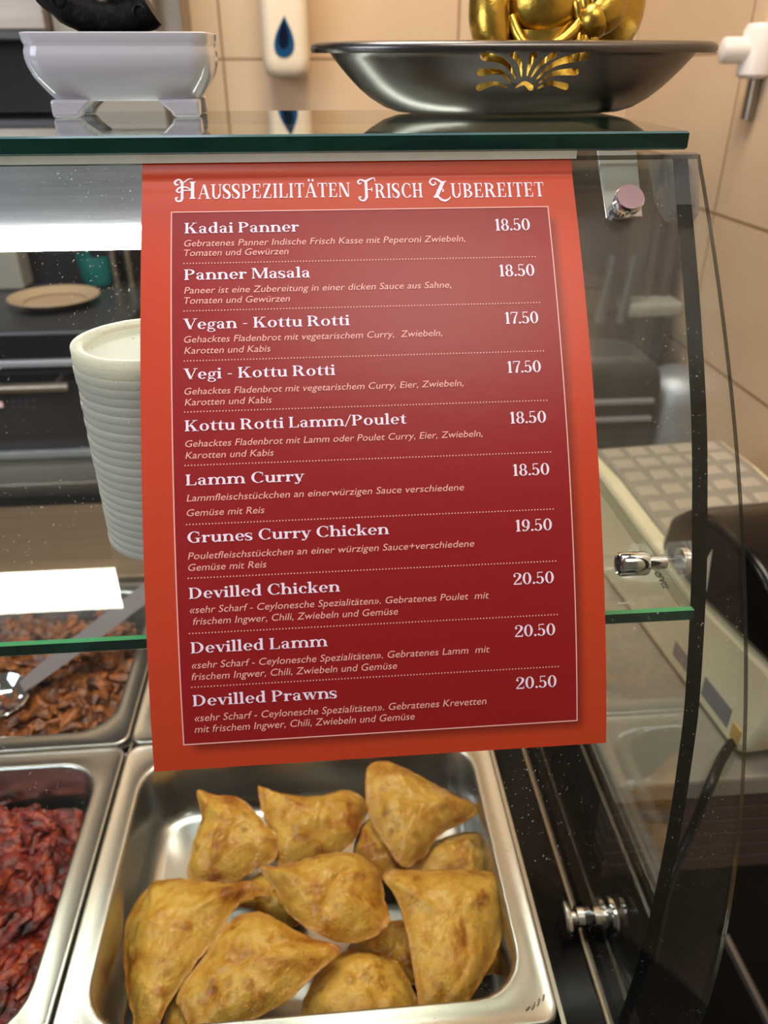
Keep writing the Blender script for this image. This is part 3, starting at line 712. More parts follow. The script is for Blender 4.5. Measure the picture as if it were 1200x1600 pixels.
# ------------------------------------------------------------------ curries
def food_mat(name, cols, scale, rough, bumps=.5, spec=.5):
    m, t, bs = newmat(name); N = t.nodes; L = t.links
    tc = N.new('ShaderNodeTexCoord'); n = N.new('ShaderNodeTexNoise'); n.inputs['Scale'].default_value = scale; n.inputs['Detail'].default_value = 7; n.inputs['Roughness'].default_value = .62
    L.new(tc.outputs['Object'], n.inputs['Vector'])
    cr = N.new('ShaderNodeValToRGB'); el = cr.color_ramp.elements
    el[0].position = cols[0][0]; el[0].color = lin(cols[0][1])+(1,); el[1].position = cols[-1][0]; el[1].color = lin(cols[-1][1])+(1,)
    for p, c in cols[1:-1]: e_ = el.new(p); e_.color = lin(c)+(1,)
    L.new(n.outputs[0], cr.inputs[0]); L.new(cr.outputs[0], bs.inputs['Base Color'])
    bs.inputs['Roughness'].default_value = rough; bs.inputs['Specular IOR Level'].default_value = spec
    n2 = N.new('ShaderNodeTexNoise'); n2.inputs['Scale'].default_value = scale*4; n2.inputs['Detail'].default_value = 4
    L.new(tc.outputs['Object'], n2.inputs['Vector'])
    bp = N.new('ShaderNodeBump'); bp.inputs['Strength'].default_value = bumps; bp.inputs['Distance'].default_value = .002
    L.new(n2.outputs[0], bp.inputs['Height']); L.new(bp.outputs[0], bs.inputs['Normal'])
    return m
M['red'] = food_mat('red_curry', [(.3, (30, 6, 6)), (.43, (92, 18, 9)), (.53, (130, 32, 14)), (.61, (168, 72, 30)), (.70, (70, 14, 12))], 75, .34, .7)
M['browncurry'] = food_mat('brown_curry', [(.3, (34, 14, 4)), (.43, (84, 40, 8)), (.53, (118, 66, 16)), (.61, (150, 82, 28)), (.70, (64, 30, 8))], 60, .4, .7)
M['samosa'] = None
def samosa_mat():
    m = food_mat('fried_pastry', [(.27, (104, 48, 10)), (.36, (178, 106, 26)), (.45, (212, 152, 52)), (.58, (230, 180, 80)), (.65, (202, 136, 46)), (.74, (134, 66, 14))], 34, .36, .6)
    t = m.node_tree; N = t.nodes; L = t.links; bs = N['Principled BSDF']
    prev = bs.inputs['Base Color'].links[0].from_socket
    tc = [x for x in N if x.type == 'TEX_COORD'][0]
    vo = N.new('ShaderNodeTexVoronoi'); vo.inputs['Scale'].default_value = 85; vo.inputs['Randomness'].default_value = 1
    L.new(tc.outputs['Object'], vo.inputs['Vector'])
    mr = N.new('ShaderNodeMapRange'); mr.inputs[1].default_value = .46; mr.inputs[2].default_value = .12; L.new(vo.outputs['Distance'], mr.inputs[0])
    sepc = N.new('ShaderNodeSeparateColor'); L.new(vo.outputs['Color'], sepc.inputs[0])
    gt = N.new('ShaderNodeMath'); gt.operation = 'GREATER_THAN'; gt.inputs[1].default_value = .80; L.new(sepc.outputs[0], gt.inputs[0])
    mu = N.new('ShaderNodeMath'); mu.operation = 'MULTIPLY'; L.new(mr.outputs[0], mu.inputs[0]); L.new(gt.outputs[0], mu.inputs[1])
    mu2 = N.new('ShaderNodeMath'); mu2.operation = 'MULTIPLY'; mu2.inputs[1].default_value = .45; L.new(mu.outputs[0], mu2.inputs[0])
    mx = N.new('ShaderNodeMixRGB'); mx.inputs[2].default_value = lin((126, 56, 14))+(1,); L.new(mu2.outputs[0], mx.inputs[0]); L.new(prev, mx.inputs[1]); L.new(mx.outputs[0], bs.inputs['Base Color'])
    # small blisters
    v2 = N.new('ShaderNodeTexVoronoi'); v2.inputs['Scale'].default_value = 240; L.new(tc.outputs['Object'], v2.inputs['Vector'])
    m2 = N.new('ShaderNodeMapRange'); m2.inputs[1].default_value = .38; m2.inputs[2].default_value = .05; L.new(v2.outputs['Distance'], m2.inputs[0])
    b0 = [x for x in N if x.type == 'BUMP'][0]
    b2 = N.new('ShaderNodeBump'); b2.inputs['Strength'].default_value = .3; b2.inputs['Distance'].default_value = .0014
    L.new(m2.outputs[0], b2.inputs['Height']); L.new(b0.outputs[0], b2.inputs['Normal'])
    b3 = N.new('ShaderNodeBump'); b3.inputs['Strength'].default_value = .5; b3.inputs['Distance'].default_value = .002
    L.new(mu.outputs[0], b3.inputs['Height']); L.new(b2.outputs[0], b3.inputs['Normal']); L.new(b3.outputs[0], bs.inputs['Normal'])
    # browned rim of the pastry
    uv = N.new('ShaderNodeUVMap'); su = N.new('ShaderNodeSeparateXYZ'); L.new(uv.outputs[0], su.inputs[0])
    me_ = N.new('ShaderNodeMapRange'); me_.inputs[1].default_value = .80; me_.inputs[2].default_value = 1.0; me_.inputs[4].default_value = .5
    L.new(su.outputs[0], me_.inputs[0])
    mb = N.new('ShaderNodeMixRGB'); mb.inputs[2].default_value = lin((168, 92, 22))+(1,)
    L.new(me_.outputs[0], mb.inputs[0]); L.new(mx.outputs[0], mb.inputs[1]); L.new(mb.outputs[0], bs.inputs['Base Color'])
    return m
M['samosa'] = samosa_mat()

def curry(name, cx, cy, z, m, label, seed, chunks, hx=.139, hy=.1075, amp=.006, clen=(.007, .016)):
    random.seed(seed); b = MB(); nx_, ny_ = 130, 104; F = []
    V = []
    for j in range(ny_+1):
        for i in range(nx_+1):
            a, c = 2*i/nx_-1, 2*j/ny_-1
            # squircle-ish map so the surface meets the pan's rounded corners
            k = .16; x = a*(1-k*c*c*abs(a)); y = c*(1-k*a*a*abs(c))
            p = Vector((cx+hx*x, cy+hy*y, 0))
            h = mnoise.fractal(p*70+Vector((seed, 0, 0)), .8, 2.1, 5)*amp + abs(mnoise.noise(p*38+Vector((seed, 5, 0))))*amp*1.6
            edge = max(abs(a), abs(c)); h -= .004*max(0, edge-.85)/.15
            V.append((p.x, p.y, z+h))
    for j in range(ny_):
        for i in range(nx_):
            q_ = j*(nx_+1)+i; F.append((q_, q_+1, q_+nx_+2, q_+nx_+1))
    b.add(V, F)
    for k in range(chunks):
        x = cx+random.uniform(-.94, .94)*hx; y = cy+random.uniform(-.94, .94)*hy
        if ((x-cx)/hx)**4+((y-cy)/hy)**4 > .9: continue
        L_ = random.uniform(*clen); wd = L_*random.uniform(.35, .6); ang = random.uniform(0, math.pi); el = random.uniform(-.35, .35)
        c0 = Vector((x, y, z+random.uniform(.001, amp*1.6))); ax = Vector((math.cos(ang)*math.cos(el), math.sin(ang)*math.cos(el), math.sin(el)))
        bend = Vector((-ax.y, ax.x, random.uniform(-.3, .6)))*random.uniform(-.4, .4)*L_
        pts = [c0+ax*L_*s_+bend*(1-s_*s_)+Vector([random.gauss(0, .12*wd) for _ in range(3)]) for s_ in (-1, -.6, -.15, .3, .7, 1)]; i0 = len(b.v)
        b.tube(pts, [wd*f_*random.uniform(.75, 1.2) for f_ in (.3, .75, .95, .9, .65, .25)], 10)
        for q_ in range(i0, len(b.v)):
            v_ = Vector(b.v[q_]); d_ = mnoise.noise_vector(v_*150)*wd*.45+mnoise.noise_vector(v_*420)*wd*.2; b.v[q_] = (v_.x+d_.x, v_.y+d_.y, c0.z+(v_.z-c0.z)*.7+d_.z)
    o = b.build(name, m, smooth=55)
    return tag(o, label, 'curry', kind='stuff')
curry('red_curry', PX-.327, PY, ZR-.036, M['red'], 'shredded dark red curry filling the lower left steel pan', 3, 260)
curry('brown_curry', PX-.327, PY+.264, ZR-.030, M['browncurry'], 'brown meat curry in the pan behind the red curry', 11, 200)
curry('yellow_curry', PX, PY+.264, ZR-.040, M['browncurry'], 'curry in the rear pan, mostly hidden by the menu', 23, 60)

# serving spoon in the brown curry; handle band stands in for a glass reflection
sc_ = onz(18, 1085, ZR-.012)
spn = thing('serving_spoon', (sc_[0], sc_[1], ZR-.028), 'round steel serving spoon in the brown curry, a glass reflection shaped as its handle', 'spoon')
b = MB(); R0 = .030
prof = [(.001, -.0115), (.010, -.0105), (.019, -.0065), (.0262, 0.0), (.0275, .0012), (.0285, .0005), (.020, -.0082), (.010, -.0122), (.001, -.0132)]
b.lathe(prof, sc_+np.array([-.012, 0, .0]), (0.1, -.15, 1), 36); b.build('spoon_bowl', M['chrome'], spn)
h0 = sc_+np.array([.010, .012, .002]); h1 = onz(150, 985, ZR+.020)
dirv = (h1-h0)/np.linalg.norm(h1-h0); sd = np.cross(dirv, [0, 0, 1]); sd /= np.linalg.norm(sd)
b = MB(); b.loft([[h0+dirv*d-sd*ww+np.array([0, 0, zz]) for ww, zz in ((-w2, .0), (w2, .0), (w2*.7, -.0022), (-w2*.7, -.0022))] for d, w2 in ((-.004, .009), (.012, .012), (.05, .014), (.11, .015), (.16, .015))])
b.build('reflection_band', M['reflection_grey'], spn, smooth=40)

# ------------------------------------------------------------------ samosas
def zp(pts): return [(180+x/1.765, 1180+y/1.765) for x, y in pts]
def samosa(pts, z, tilt, label, seed, hgt=.013, low=.006, ridge=None):
    px = zp(pts); cu, cv = np.mean([p[0] for p in px]), np.mean([p[1] for p in px])
    c = onz(cu, cv, z); n = np.array([math.sin(math.radians(tilt[0])), -math.sin(math.radians(tilt[1])), 1.0]); n /= np.linalg.norm(n)
    P = [onplane(u, v, c, n) for u, v in px]
    out = catmull(P, 7, True)
    # soften the joints of the outline a little, keep the tips
    o2 = out[:]
    for _ in range(1): o2 = [(o2[i-1]+2*o2[i]+o2[(i+1) % len(o2)])/4 for i in range(len(o2))]
    out = [o*1.0 for o in o2]; c0_ = np.mean(out, axis=0)
    out = [c0_+(o-c0_)*(1+.022*mnoise.noise(Vector(o)*140+Vector((seed*2.0, 0, 0)))+.012*mnoise.noise(Vector(o)*380)) for o in out]; ctr = np.mean(out, axis=0); K = len(out); NR = 22
    b = MB(); ax1 = (out[0]-ctr)/np.linalg.norm(out[0]-ctr)
    sv = Vector((seed*3.1, seed*1.7, 0))
    def hfun(r):
        q0 = min(1.0, r/.93); return (1-q0**2.2)**.85
    V = [];
    for sgn, hh in ((1, hgt), (-1, low)):
        for k in range(NR+1):
            r = 1-(1-k/NR)**1.3 if sgn == 1 else k/NR
            r = k/NR
            for i in range(K):
                p = ctr+(out[i]-ctr)*r
                lip = .0012*(1 if sgn == 1 else -1)
                h = hh*hfun(r)*sgn+lip*(1-r**12)
                q_ = Vector(p)
                nz = mnoise.fractal(q_*60+sv, .8, 2.2, 5)*.0026*(.3+.7*(1-r**6)) + mnoise.noise(q_*26+sv)*.0042*(1-r**4) + max(0, mnoise.noise(q_*115+sv)-.28)*.0045*(1-r**8) - (max(0, .10-abs(mnoise.noise(q_*20+sv*1.3)))*.022)*(1-r**5)
                wr = math.sin(18*math.atan2(*( (out[i]-ctr)[:2] ))+seed)*.0005*max(0, r-.55)/.45
                V.append(p+n*(h+(nz+wr)*(1 if sgn == 1 else .3)+mnoise.noise(q_*36+sv*2)*.0062*r**4+mnoise.noise(q_*130+sv)*.0012*r**6))
    b.uv = [(k_/NR, 0) for s2 in (0, 1) for k_ in range(NR+1) for i_ in range(K)]
    off = (NR+1)*K; F = []
    for s_ in (0, 1):
        for k in range(NR):
            for i in range(K):
                j = (i+1) % K; a, c2, d, e_ = s_*off+k*K+i, s_*off+k*K+j, s_*off+(k+1)*K+j, s_*off+(k+1)*K+i
                if k == 0: F.append((a, d, e_) if s_ == 0 else (a, e_, d))
                else: F.append((a, c2, d, e_) if s_ == 0 else (a, e_, d, c2))
    for i in range(K):
        j = (i+1) % K; a, c2 = NR*K+i, NR*K+j
        F.append((a, c2, off+c2, off+a))
    b.add(V, F)
    a2 = 0
    o = b.build('samosa', M['samosa'], smooth=0); o.data.shade_smooth()
    # turn faces outward
    import bmesh
    bm = bmesh.new(); bm.from_mesh(o.data); bmesh.ops.remove_doubles(bm, verts=bm.verts, dist=1e-6); bmesh.ops.recalc_face_normals(bm, faces=bm.faces); bm.to_mesh(o.data); bm.free()
    return tag(o, label, 'samosa', 'fried samosas in the steel pan')
SAM = [
 ([(330, 415), (372, 345), (440, 325), (520, 380), (510, 470), (440, 455), (390, 430)], -.572, (4, 6), 'samosa mostly buried under the centre samosa, its corner showing at left', .009),
 ([(655, 262), (690, 185), (760, 160), (800, 240), (775, 345), (690, 330)], -.560, (0, 10), 'samosa half hidden below the top right samosa, beside the centre one', .010),
 ([(640, 540), (700, 485), (800, 460), (880, 520), (850, 640), (780, 610)], -.577, (0, 6), 'dark samosa in the gap under the large right samosa', .009),
 ([(960, 560), (1035, 480), (1078, 510), (1075, 592), (1030, 602), (980, 620)], -.577, (-6, 4), 'samosa peeking out right of the large right samosa, against the pan wall', .008),
 ([(125, 745), (165, 664), (215, 735), (300, 800), (220, 860), (110, 830)], -.575, (2, 4), 'samosa under the lower left pair, only a small corner showing', .008),
 ([(780, 320), (860, 250), (930, 222), (998, 208), (1032, 238), (1028, 320), (1010, 380), (880, 390)], -.562, (-4, 8), 'flat samosa behind the large right samosa, beside the pan wall', .010),
 ([(224, 100), (262, 104), (340, 120), (395, 165), (420, 200), (450, 220), (444, 285), (395, 310), (330, 345), (205, 346), (212, 270), (236, 175)], -.552, (-6, 16), 'samosa at the upper left of the pan with a folded flap line', .013),
 ([(395, 88), (425, 98), (560, 108), (640, 96), (696, 128), (682, 190), (640, 258), (560, 296), (450, 302), (425, 215), (402, 145)], -.549, (0, 14), 'samosa at the back middle of the pan below the menu', .013),
 ([(110, 350), (180, 338), (280, 350), (378, 347), (340, 405), (290, 495), (210, 600), (150, 690), (112, 780), (58, 770), (40, 680), (24, 570), (34, 470), (85, 380)], -.556, (-14, 6), 'long samosa lying along the left wall of the pan', .015),
 ([(520, 745), (530, 645), (590, 578), (680, 530), (760, 558), (812, 622), (842, 716), (800, 800), (640, 830)], -.566, (0, 8), 'samosa at the front middle of the pan cut by the lower edge', .014),
 ([(168, 662), (240, 560), (318, 452), (390, 430), (470, 470), (560, 510), (624, 536), (560, 606), (470, 684), (370, 735), (260, 790), (215, 800), (190, 720)], -.549, (-4, 10), 'big samosa at the front left beside the long one', .015),
 ([(398, 307), (470, 302), (560, 275), (650, 268), (722, 312), (748, 410), (757, 465), (718, 502), (625, 516), (540, 486), (470, 420), (440, 365)], -.538, (2, 14), 'centre samosa lying on top of the pile', .014),
 ([(738, 332), (790, 314), (950, 322), (1086, 317), (1088, 400), (1052, 545), (1000, 640), (940, 712), (850, 717), (825, 620), (800, 480), (775, 395)], -.541, (6, 12), 'large wrinkled samosa on the right side of the pile', .014),
 ([(699, 26), (760, 19), (850, 60), (930, 102), (1002, 140), (985, 172), (900, 218), (850, 282), (792, 308), (748, 250), (702, 175), (690, 100)], -.538, (4, 14), 'samosa at the upper right of the pile with a pointed right tip', .014),
]
for i, (pts, z, tl, lab, hg) in enumerate(SAM): samosa(pts, z, tl, lab, i+1, hg)

# ================================================================== ON THE SHELF: STACK OF LIDS
LR, LN_, LS = .0405, 24, .00472
lc = np.array([-.1292+LR, .3985])
b = MB()
prof = [(.001, .0010), (.030, .0010), (.034, .0014), (.0345, .0036), (.0358, .0044), (.0396, .00465), (.0402, .0044), (LR, .0036), (LR, .0010), (.0402, .0003), (.0396, 0), (.0370, 0), (.0365, .0030), (.0352, .0030), (.0348, .0002), (.030, .0), (.001, .0)]
b.lathe(prof, (0, 0, 0), (0, 0, 1), 64)
lid0 = b.build('container_lid', M['white_plastic'], smooth=40)
ORD = ['bottom lid', 'second lid from the bottom', 'third lid from the bottom', 'fourth lid from the bottom', 'fifth lid from the bottom', 'sixth lid from the bottom', 'seventh lid from the bottom', 'eighth lid from the bottom', 'ninth lid from the bottom', 'tenth lid from the bottom', 'eleventh lid from the bottom', 'twelfth lid from the bottom',
       'twelfth lid from the top', 'eleventh lid from the top', 'tenth lid from the top', 'ninth lid from the top', 'eighth lid from the top', 'seventh lid from the top', 'sixth lid from the top', 'fifth lid from the top', 'fourth lid from the top', 'third lid from the top', 'second lid from the top', 'topmost lid']
for i in range(LN_):
    o = lid0 if i == 0 else lid0.copy()
    if i: COL.objects.link(o)
    o.location = (lc[0]+random.uniform(-.0003, .0003), lc[1]+random.uniform(-.0003, .0003), -.2299+i*LS)
    tag(o, 'white round plastic %s in the stack beside the menu' % ORD[i], 'lid', 'white plastic lids stacked on the glass shelf')

# ================================================================== ON TOP: CERAMIC POT
PYc = .539; pcx = -.110
zb = topz(PYc)+.0002
pot = thing('ceramic_pot', (pcx, PYc, zb), 'white glazed rectangular ceramic pot with moulded rim standing on the glass top', 'pot')
hw, hd = .0515, .031
rr = [(.60, .0090, .006), (.785, .0085, .007), (.80, .0090, .009), (.845, .0118, .010), (.905, .0160, .011), (.960, .0207, .011), (.995, .0260, .011), (1.004, .0300, .010), (1.0, .0336, .010), (.988, .0354, .010), (.986, .0362, .010), (.996, .0385, .009), (1.002, .0410, .009), (1.002, .0422, .009), (.99, .0427, .009),
      (.92, .0425, .007), (.905, .0415, .007), (.89, .030, .007), (.60, .0150, .006)]
b = MB(); b.loft([rrect(pcx, PYc, hw*k, hd-hw*(1-k), r_, zb+h, 5, TT) for k, h, r_ in rr], True, True)
b.build('pot_body', M['white_ceramic'], pot, smooth=50)
fx, fy = hw*.825, hd-hw*.175
for sx in (-1, 1):
    for sy in (-1, 1):
        x0 = pcx+sx*fx; y0 = PYc+sy*fy
        def fr(z, a, c): # corner block, its inner flank slanting
            xs = sorted((x0, x0-sx*a)); ys = sorted((y0, y0-sy*c)); return [(xs[0], ys[0], z+TT*(y0-PYc)), (xs[1], ys[0], z+TT*(y0-PYc)), (xs[1], ys[1], z+TT*(y0-PYc)), (xs[0], ys[1], z+TT*(y0-PYc))]
        b = MB(); b.loft([fr(zb, .0155, .010), fr(zb+.003, .0168, .011), fr(zb+.0095, .0245, .015)])
        b.build('pot_foot', M['white_ceramic'], pot, smooth=0, bevel=.0018, seg=3)

# black carved ring standing in the pot
rc = ony(155, -112, PYc-.004); Rm = np.linalg.norm(ony(155, 30, PYc-.004)-rc)
orn = thing('ring_ornament', (rc[0], rc[1], rc[2]-Rm-.006), 'black carved ring shaped ornament standing in the white pot', 'ornament')
b = MB(); pts = []; rad = []
for k in range(60):
    a = math.radians(-240+ (240-59)*k/59 ) if False else math.radians(-90+32-300*k/59)
    pts.append((rc[0]+Rm*math.cos(a), rc[1], rc[2]+Rm*math.sin(a))); rad.append(.0098*(1 if k < 40 else 1-.6*(k-40)/20)*(1+.05*math.sin(k*2.1)))
b.tube(pts, rad, 14); b.build('carved_ring', M['carved'], orn)
b = MB()
for ang in (-150, -112, -92, -84, -70, -30, 40, 120):
    a = math.radians(ang); b.tube([(rc[0]+r_*math.cos(a+.25*(1-r_/Rm)), rc[1], rc[2]+r_*math.sin(a+.25*(1-r_/Rm))) for r_ in (.008, .02, .034, Rm)], [.003, .0024, .0026, .004], 8)
b.ball((rc[0], rc[1], rc[2]), .010); b.build('spokes', M['carved'], orn)
for ang in (-128, -66):
    b = MB(); a = math.radians(ang); c_ = (rc[0]+Rm*math.cos(a), rc[1]-.0088, rc[2]+Rm*math.sin(a)); b.lathe([(.0042, 0), (.0042, .0014), (.003, .002), (.0028, .0008), (.0005, .0008)], c_, (0, -1, 0), 20)
    b.build('rosette', M['carved'], orn)
# dark soil so the ring has a footing
b = MB(); b.loft([rrect(pcx, PYc, hw*.80, hd-hw*.20, .006, zb+.020, 5), rrect(pcx, PYc, hw*.86, hd-hw*.14, .006, zb+.033, 5)]); b.build('filling', M['black'], pot, smooth=0)

# ================================================================== ON TOP: STEEL BOWL WITH PIERCED FAN, GOLD STATUE
bcx, bcy = float(ony(797, 75, .54)[0]), .540
zb2 = topz(bcy)+.0004
def se(a, b_, e_, n=96, z=0):
    out = []
    for i in range(n):
        t = 2*math.pi*i/n; c, s = math.cos(t), math.sin(t)
        x = bcx+a*math.copysign(abs(c)**(2/e_), c); y = bcy+b_*math.copysign(abs(s)**(2/e_), s); out.append((x, y, z+TT*(y-bcy)))
    return out
bp = [(.050, .022, .0012), (.062, .032, .0004), (.0700, .0385, .0012), (.0776, .0440, .0036), (.0860, .0495, .0084), (.0920, .0535, .0130), (.0972, .0570, .0178), (.1030, .0605, .0238), (.1080, .0640, .0296), (.1108, .0660, .0334),
      (.1150, .0692, .0352), (.1182, .0716, .0340), (.1194, .0725, .0322), (.1208, .0736, .0322), (.1216, .0743, .0338), (.1214, .0742, .0356), (.1198, .0729, .0372), (.1165, .0702, .0380), (.1130, .0675, .0374)]
ins = [(a-.0011, c-.0011, h+.0006) for a, c, h in bp[:10]]
bowl = thing('steel_bowl', (bcx, bcy, zb2), 'oval stainless steel bowl with rolled rim and pierced fan pattern on the glass top', 'bowl')
b = MB()
rings = [se(a, c, 2.7, z=zb2+h) for a, c, h in bp+ins[::-1]]
b.loft(rings, True, True)
bo = b.build('bowl_body', M['bowl'], bowl, smooth=40)
# the pierced fan, cut through the front wall
cut = MB()
FY = bcy-.085
def fanp(x, y): return ony(700+x/4, y/4, bcy-.060)
for P, w0, w1 in (([(430, 492), (352, 392), (222, 352)], 10, 58), ([(465, 480), (446, 400), (396, 340)], 10, 40), ([(498, 475), (508, 400), (524, 345)], 10, 48), ([(526, 482), (572, 402), (648, 344)], 10, 42), ([(560, 494), (664, 398), (836, 350)], 10, 58),
                  ([(577, 520), (662, 460), (800, 448)], 9, 48), ([(575, 553), (650, 520), (752, 542)], 9, 44), ([(436, 548), (486, 520), (532, 548)], 9, 40), ([(388, 550), (302, 522), (208, 548)], 9, 44), ([(404, 520), (330, 452), (206, 452)], 9, 48)):
    c = catmull([(x, y, w_) for (x, y), w_ in zip(P, (w0, (w0+w1)/2*1.05, w1))], 6); Lf, Rt = [], []
    for i in range(len(c)):
        d = c[min(i+1, len(c)-1)][:2]-c[max(i-1, 0)][:2]; d /= np.linalg.norm(d); nr = np.array([-d[1], d[0]])*c[i][2]/2
        Lf.append(c[i][:2]+nr); Rt.append(c[i][:2]-nr)
    e0 = c[-1][:2]; d = (c[-1][:2]-c[-2][:2]); d /= np.linalg.norm(d); nr = np.array([-d[1], d[0]]); wE = c[-1][2]/2
    capp = [e0+nr*wE*math.cos(a)+d*wE*math.sin(a) for a in np.linspace(0, math.pi, 9)[1:-1]]
    poly = Lf+capp+Rt[::-1]
    w3 = [fanp(*p) for p in poly]
    cut.loft([[(p[0], bcy-.085, p[2]) for p in w3], [(p[0], bcy-.028, p[2]) for p in w3]])
co = cut.build('cutter', M['bowl'], smooth=0)
import bmesh
bm = bmesh.new(); bm.from_mesh(co.data); bmesh.ops.recalc_face_normals(bm, faces=bm.faces); bm.to_mesh(co.data); bm.free()
bm = bmesh.new(); bm.from_mesh(bo.data); bmesh.ops.recalc_face_normals(bm, faces=bm.faces); bm.to_mesh(bo.data); bm.free()
md = bo.modifiers.new('pierce', 'BOOLEAN'); md.operation = 'DIFFERENCE'; md.solver = 'EXACT'; md.object = co
dg = bpy.context.evaluated_depsgraph_get(); me = bpy.data.meshes.new_from_object(bo.evaluated_get(dg))
bo.modifiers.clear(); bo.data = me; bpy.data.objects.remove(co)
me.shade_smooth(); me.set_sharp_from_angle(angle=math.radians(40))

# gold statue seated in the bowl
gx, gy, gz = float(ony(848, 30, .532)[0]), .532, zb2+.0025
gold = thing('gold_statue', (gx, gy, gz), 'small gold painted robed figure statue sitting in the steel bowl', 'statue')
b = MB(); rings = []
for k, (h, a, c) in enumerate([(0, .050, .034), (.004, .054, .037), (.012, .048, .0355), (.022, .040, .0315), (.032, .033, .028), (.042, .0295, .027), (.054, .031, .027), (.066, .030, .024), (.078, .026, .019), (.086, .017, .014), (.090, .009, .009)]):
    r_ = []
    for i in range(72):
        t = 2*math.pi*i/72; fo = 1+.055*math.sin(9*t+h*90)*max(0, 1-h/.045)+.03*math.sin(17*t-h*60)*max(0, 1-h/.05)
        r_.append((gx+a*fo*math.cos(t), gy+c*fo*math.sin(t), gz+h))
    rings.append(r_)
b.loft(rings); b.build('robe', M['gold'], gold, smooth=60)
b = MB(); b.ball((gx-.003, gy-.012, gz+.052), .0215, 28, 18, sc=(1.08, .85, .95)); b.build('belly', M['gold'], gold, smooth=60)
b = MB()
b.tube(catmull([(gx-.024, gy-.021, gz+.046), (gx-.017, gy-.029, gz+.033), (gx-.004, gy-.033, gz+.031), (gx+.010, gy-.030, gz+.039), (gx+.020, gy-.022, gz+.050)], 6), .0034, 10)
b.tube(catmull([(gx-.003, gy-.032, gz+.031), (gx-.004, gy-.034, gz+.02), (gx-.001, gy-.033, gz+.008)], 6), [.003]*13, 10); b.build('sash', M['gold'], gold, smooth=60)
b = MB()
for sx, pts in ((-1, [(-.028, -.006, .082), (-.035, -.014, .060), (-.035, -.020, .040), (-.030, -.022, .028)]), (1, [(.026, -.006, .082), (.032, -.014, .064), (.030, -.022, .050), (.022, -.026, .044)])):
    b = MB(); b.tube(catmull([(gx+x, gy+y, gz+z) for x, y, z in pts], 6), [.008+.004*math.sin(math.pi*k/18) for k in range(19)], 14); b.ball((gx+pts[-1][0], gy+pts[-1][1], gz+pts[-1][2]), .0095); b.build('sleeve', M['gold'], gold, smooth=60)
b = MB()
for x, dz in ((.016, 0), (.021, .004), (.012, -.002)): b.tube(catmull([(gx+x, gy-.024, gz+.058+dz), (gx+x+.002, gy-.029, gz+.038), (gx+x-.001, gy-.030, gz+.014), (gx+x-.004, gy-.028, gz+.002)], 6), [.0025+.0012*math.sin(k) for k in range(19)], 8)
for x in (-.021, -.016, -.010, .004): b.tube(catmull([(gx+x, gy-.026, gz+.030), (gx+x*1.1, gy-.029, gz+.014), (gx+x*1.25, gy-.030, gz+.002)], 6), .0022, 8)
b.build('robe_folds', M['gold'], gold, smooth=60)
b = MB(); b.ball((gx+.040, gy+.010, gz+.054), .026, 28, 18, sc=(.92, .9, 1.15)); b.build('sack', M['gold'], gold, smooth=60)
b = MB(); b.ball((gx, gy-.002, gz+.102), .0165, 24, 16, sc=(1, .95, 1.08)); b.ball((gx-.017, gy, gz+.100), .005, sc=(.6, .8, 1.6)); b.ball((gx+.017, gy, gz+.100), .005, sc=(.6, .8, 1.6)); b.ball((gx, gy-.018, gz+.101), .003)
b.tube(catmull([(gx-.006, gy-.0155, gz+.096), (gx, gy-.0172, gz+.0935), (gx+.006, gy-.0155, gz+.096)], 5), .001, 6); b.build('head', M['gold'], gold, smooth=60)

# ================================================================== ON THE WALLS
# soap dispenser
d0 = ony(415, 121, YW-.055); d1 = ony(485, 121, YW-.055); dcx, dhx = (d0[0]+d1[0])/2, (d1[0]-d0[0])/2; dz = d0[2]
dsp = thing('soap_dispenser', (dcx, YW-.055, dz), 'cream white soap dispenser with a blue drop shaped window on the back wall', 'dispenser')
b = MB(); b.loft([rrect(dcx, YW-.054, dhx*k, .053*kk, .02, dz+h, 8) for k, kk, h in ((.72, .8, 0), (.9, .92, .004), (.98, .98, .012), (1, 1, .025), (1, 1, .2), (.97, .97, .235), (.8, .85, .245))]); b.build('dispenser_body', M['disp'], dsp, smooth=50)
yf = YW-.1085
def drop(u0, v0, v1, hw_, off, m, nm):
    P = []
    for k in range(40):
        t = 2*math.pi*k/40; vv = (1-math.cos(t))/2; hw2 = math.sin(t)*abs(math.sin(t/2))**1.3
        P.append(ony(u0+hw_*hw2*1.32, v0+(v1-v0)*vv, yf-off))
    b = MB(); b.loft([[(p[0], p[1]+.004+off, p[2]) for p in P], [tuple(p) for p in P]]); return b.build(nm, m, dsp, smooth=0)
drop(444, 24, 90, 16.5, 0, M['blue'], 'drop_window'); drop(443, 28, 76, 8.5, .0012, M['blue_dark'], 'drop_window_core')
# white pipe stub on the right wall
pc = ony(1126, 79, 1.06); pe = np.array([XW-.001, 1.06, pc[2]])
pipe = thing('pipe_stub', tuple(pe), 'white plastic pipe stub with a round end sticking out of the right wall', 'pipe')
b = MB(); b.lathe([(.0, .0), (.010, .0), (.0135, .002), (.0145, .006), (.0145, pe[0]-pc[0])], (pc[0], pc[1], pc[2]), (1, -.12, 0), 28, cap=False); b.build('stub', M['white_pipe'], pipe)
px_ = ony(1189, 60, 1.055)
b = MB(); b.lathe([(.016, -.030), (.021, -.026), (.021, .022), (.017, .028)], (px_[0], 1.055, pc[2]), (0, 0, 1), 24); b.build('joint', M['white_pipe'], pipe)
b = MB(); b.tube([(px_[0]+.004, 1.055, pc[2]-.03), (px_[0]+.004, 1.055, pc[2]-.075)], .009, 16); b.build('outlet', M['steel_dull'], pipe)

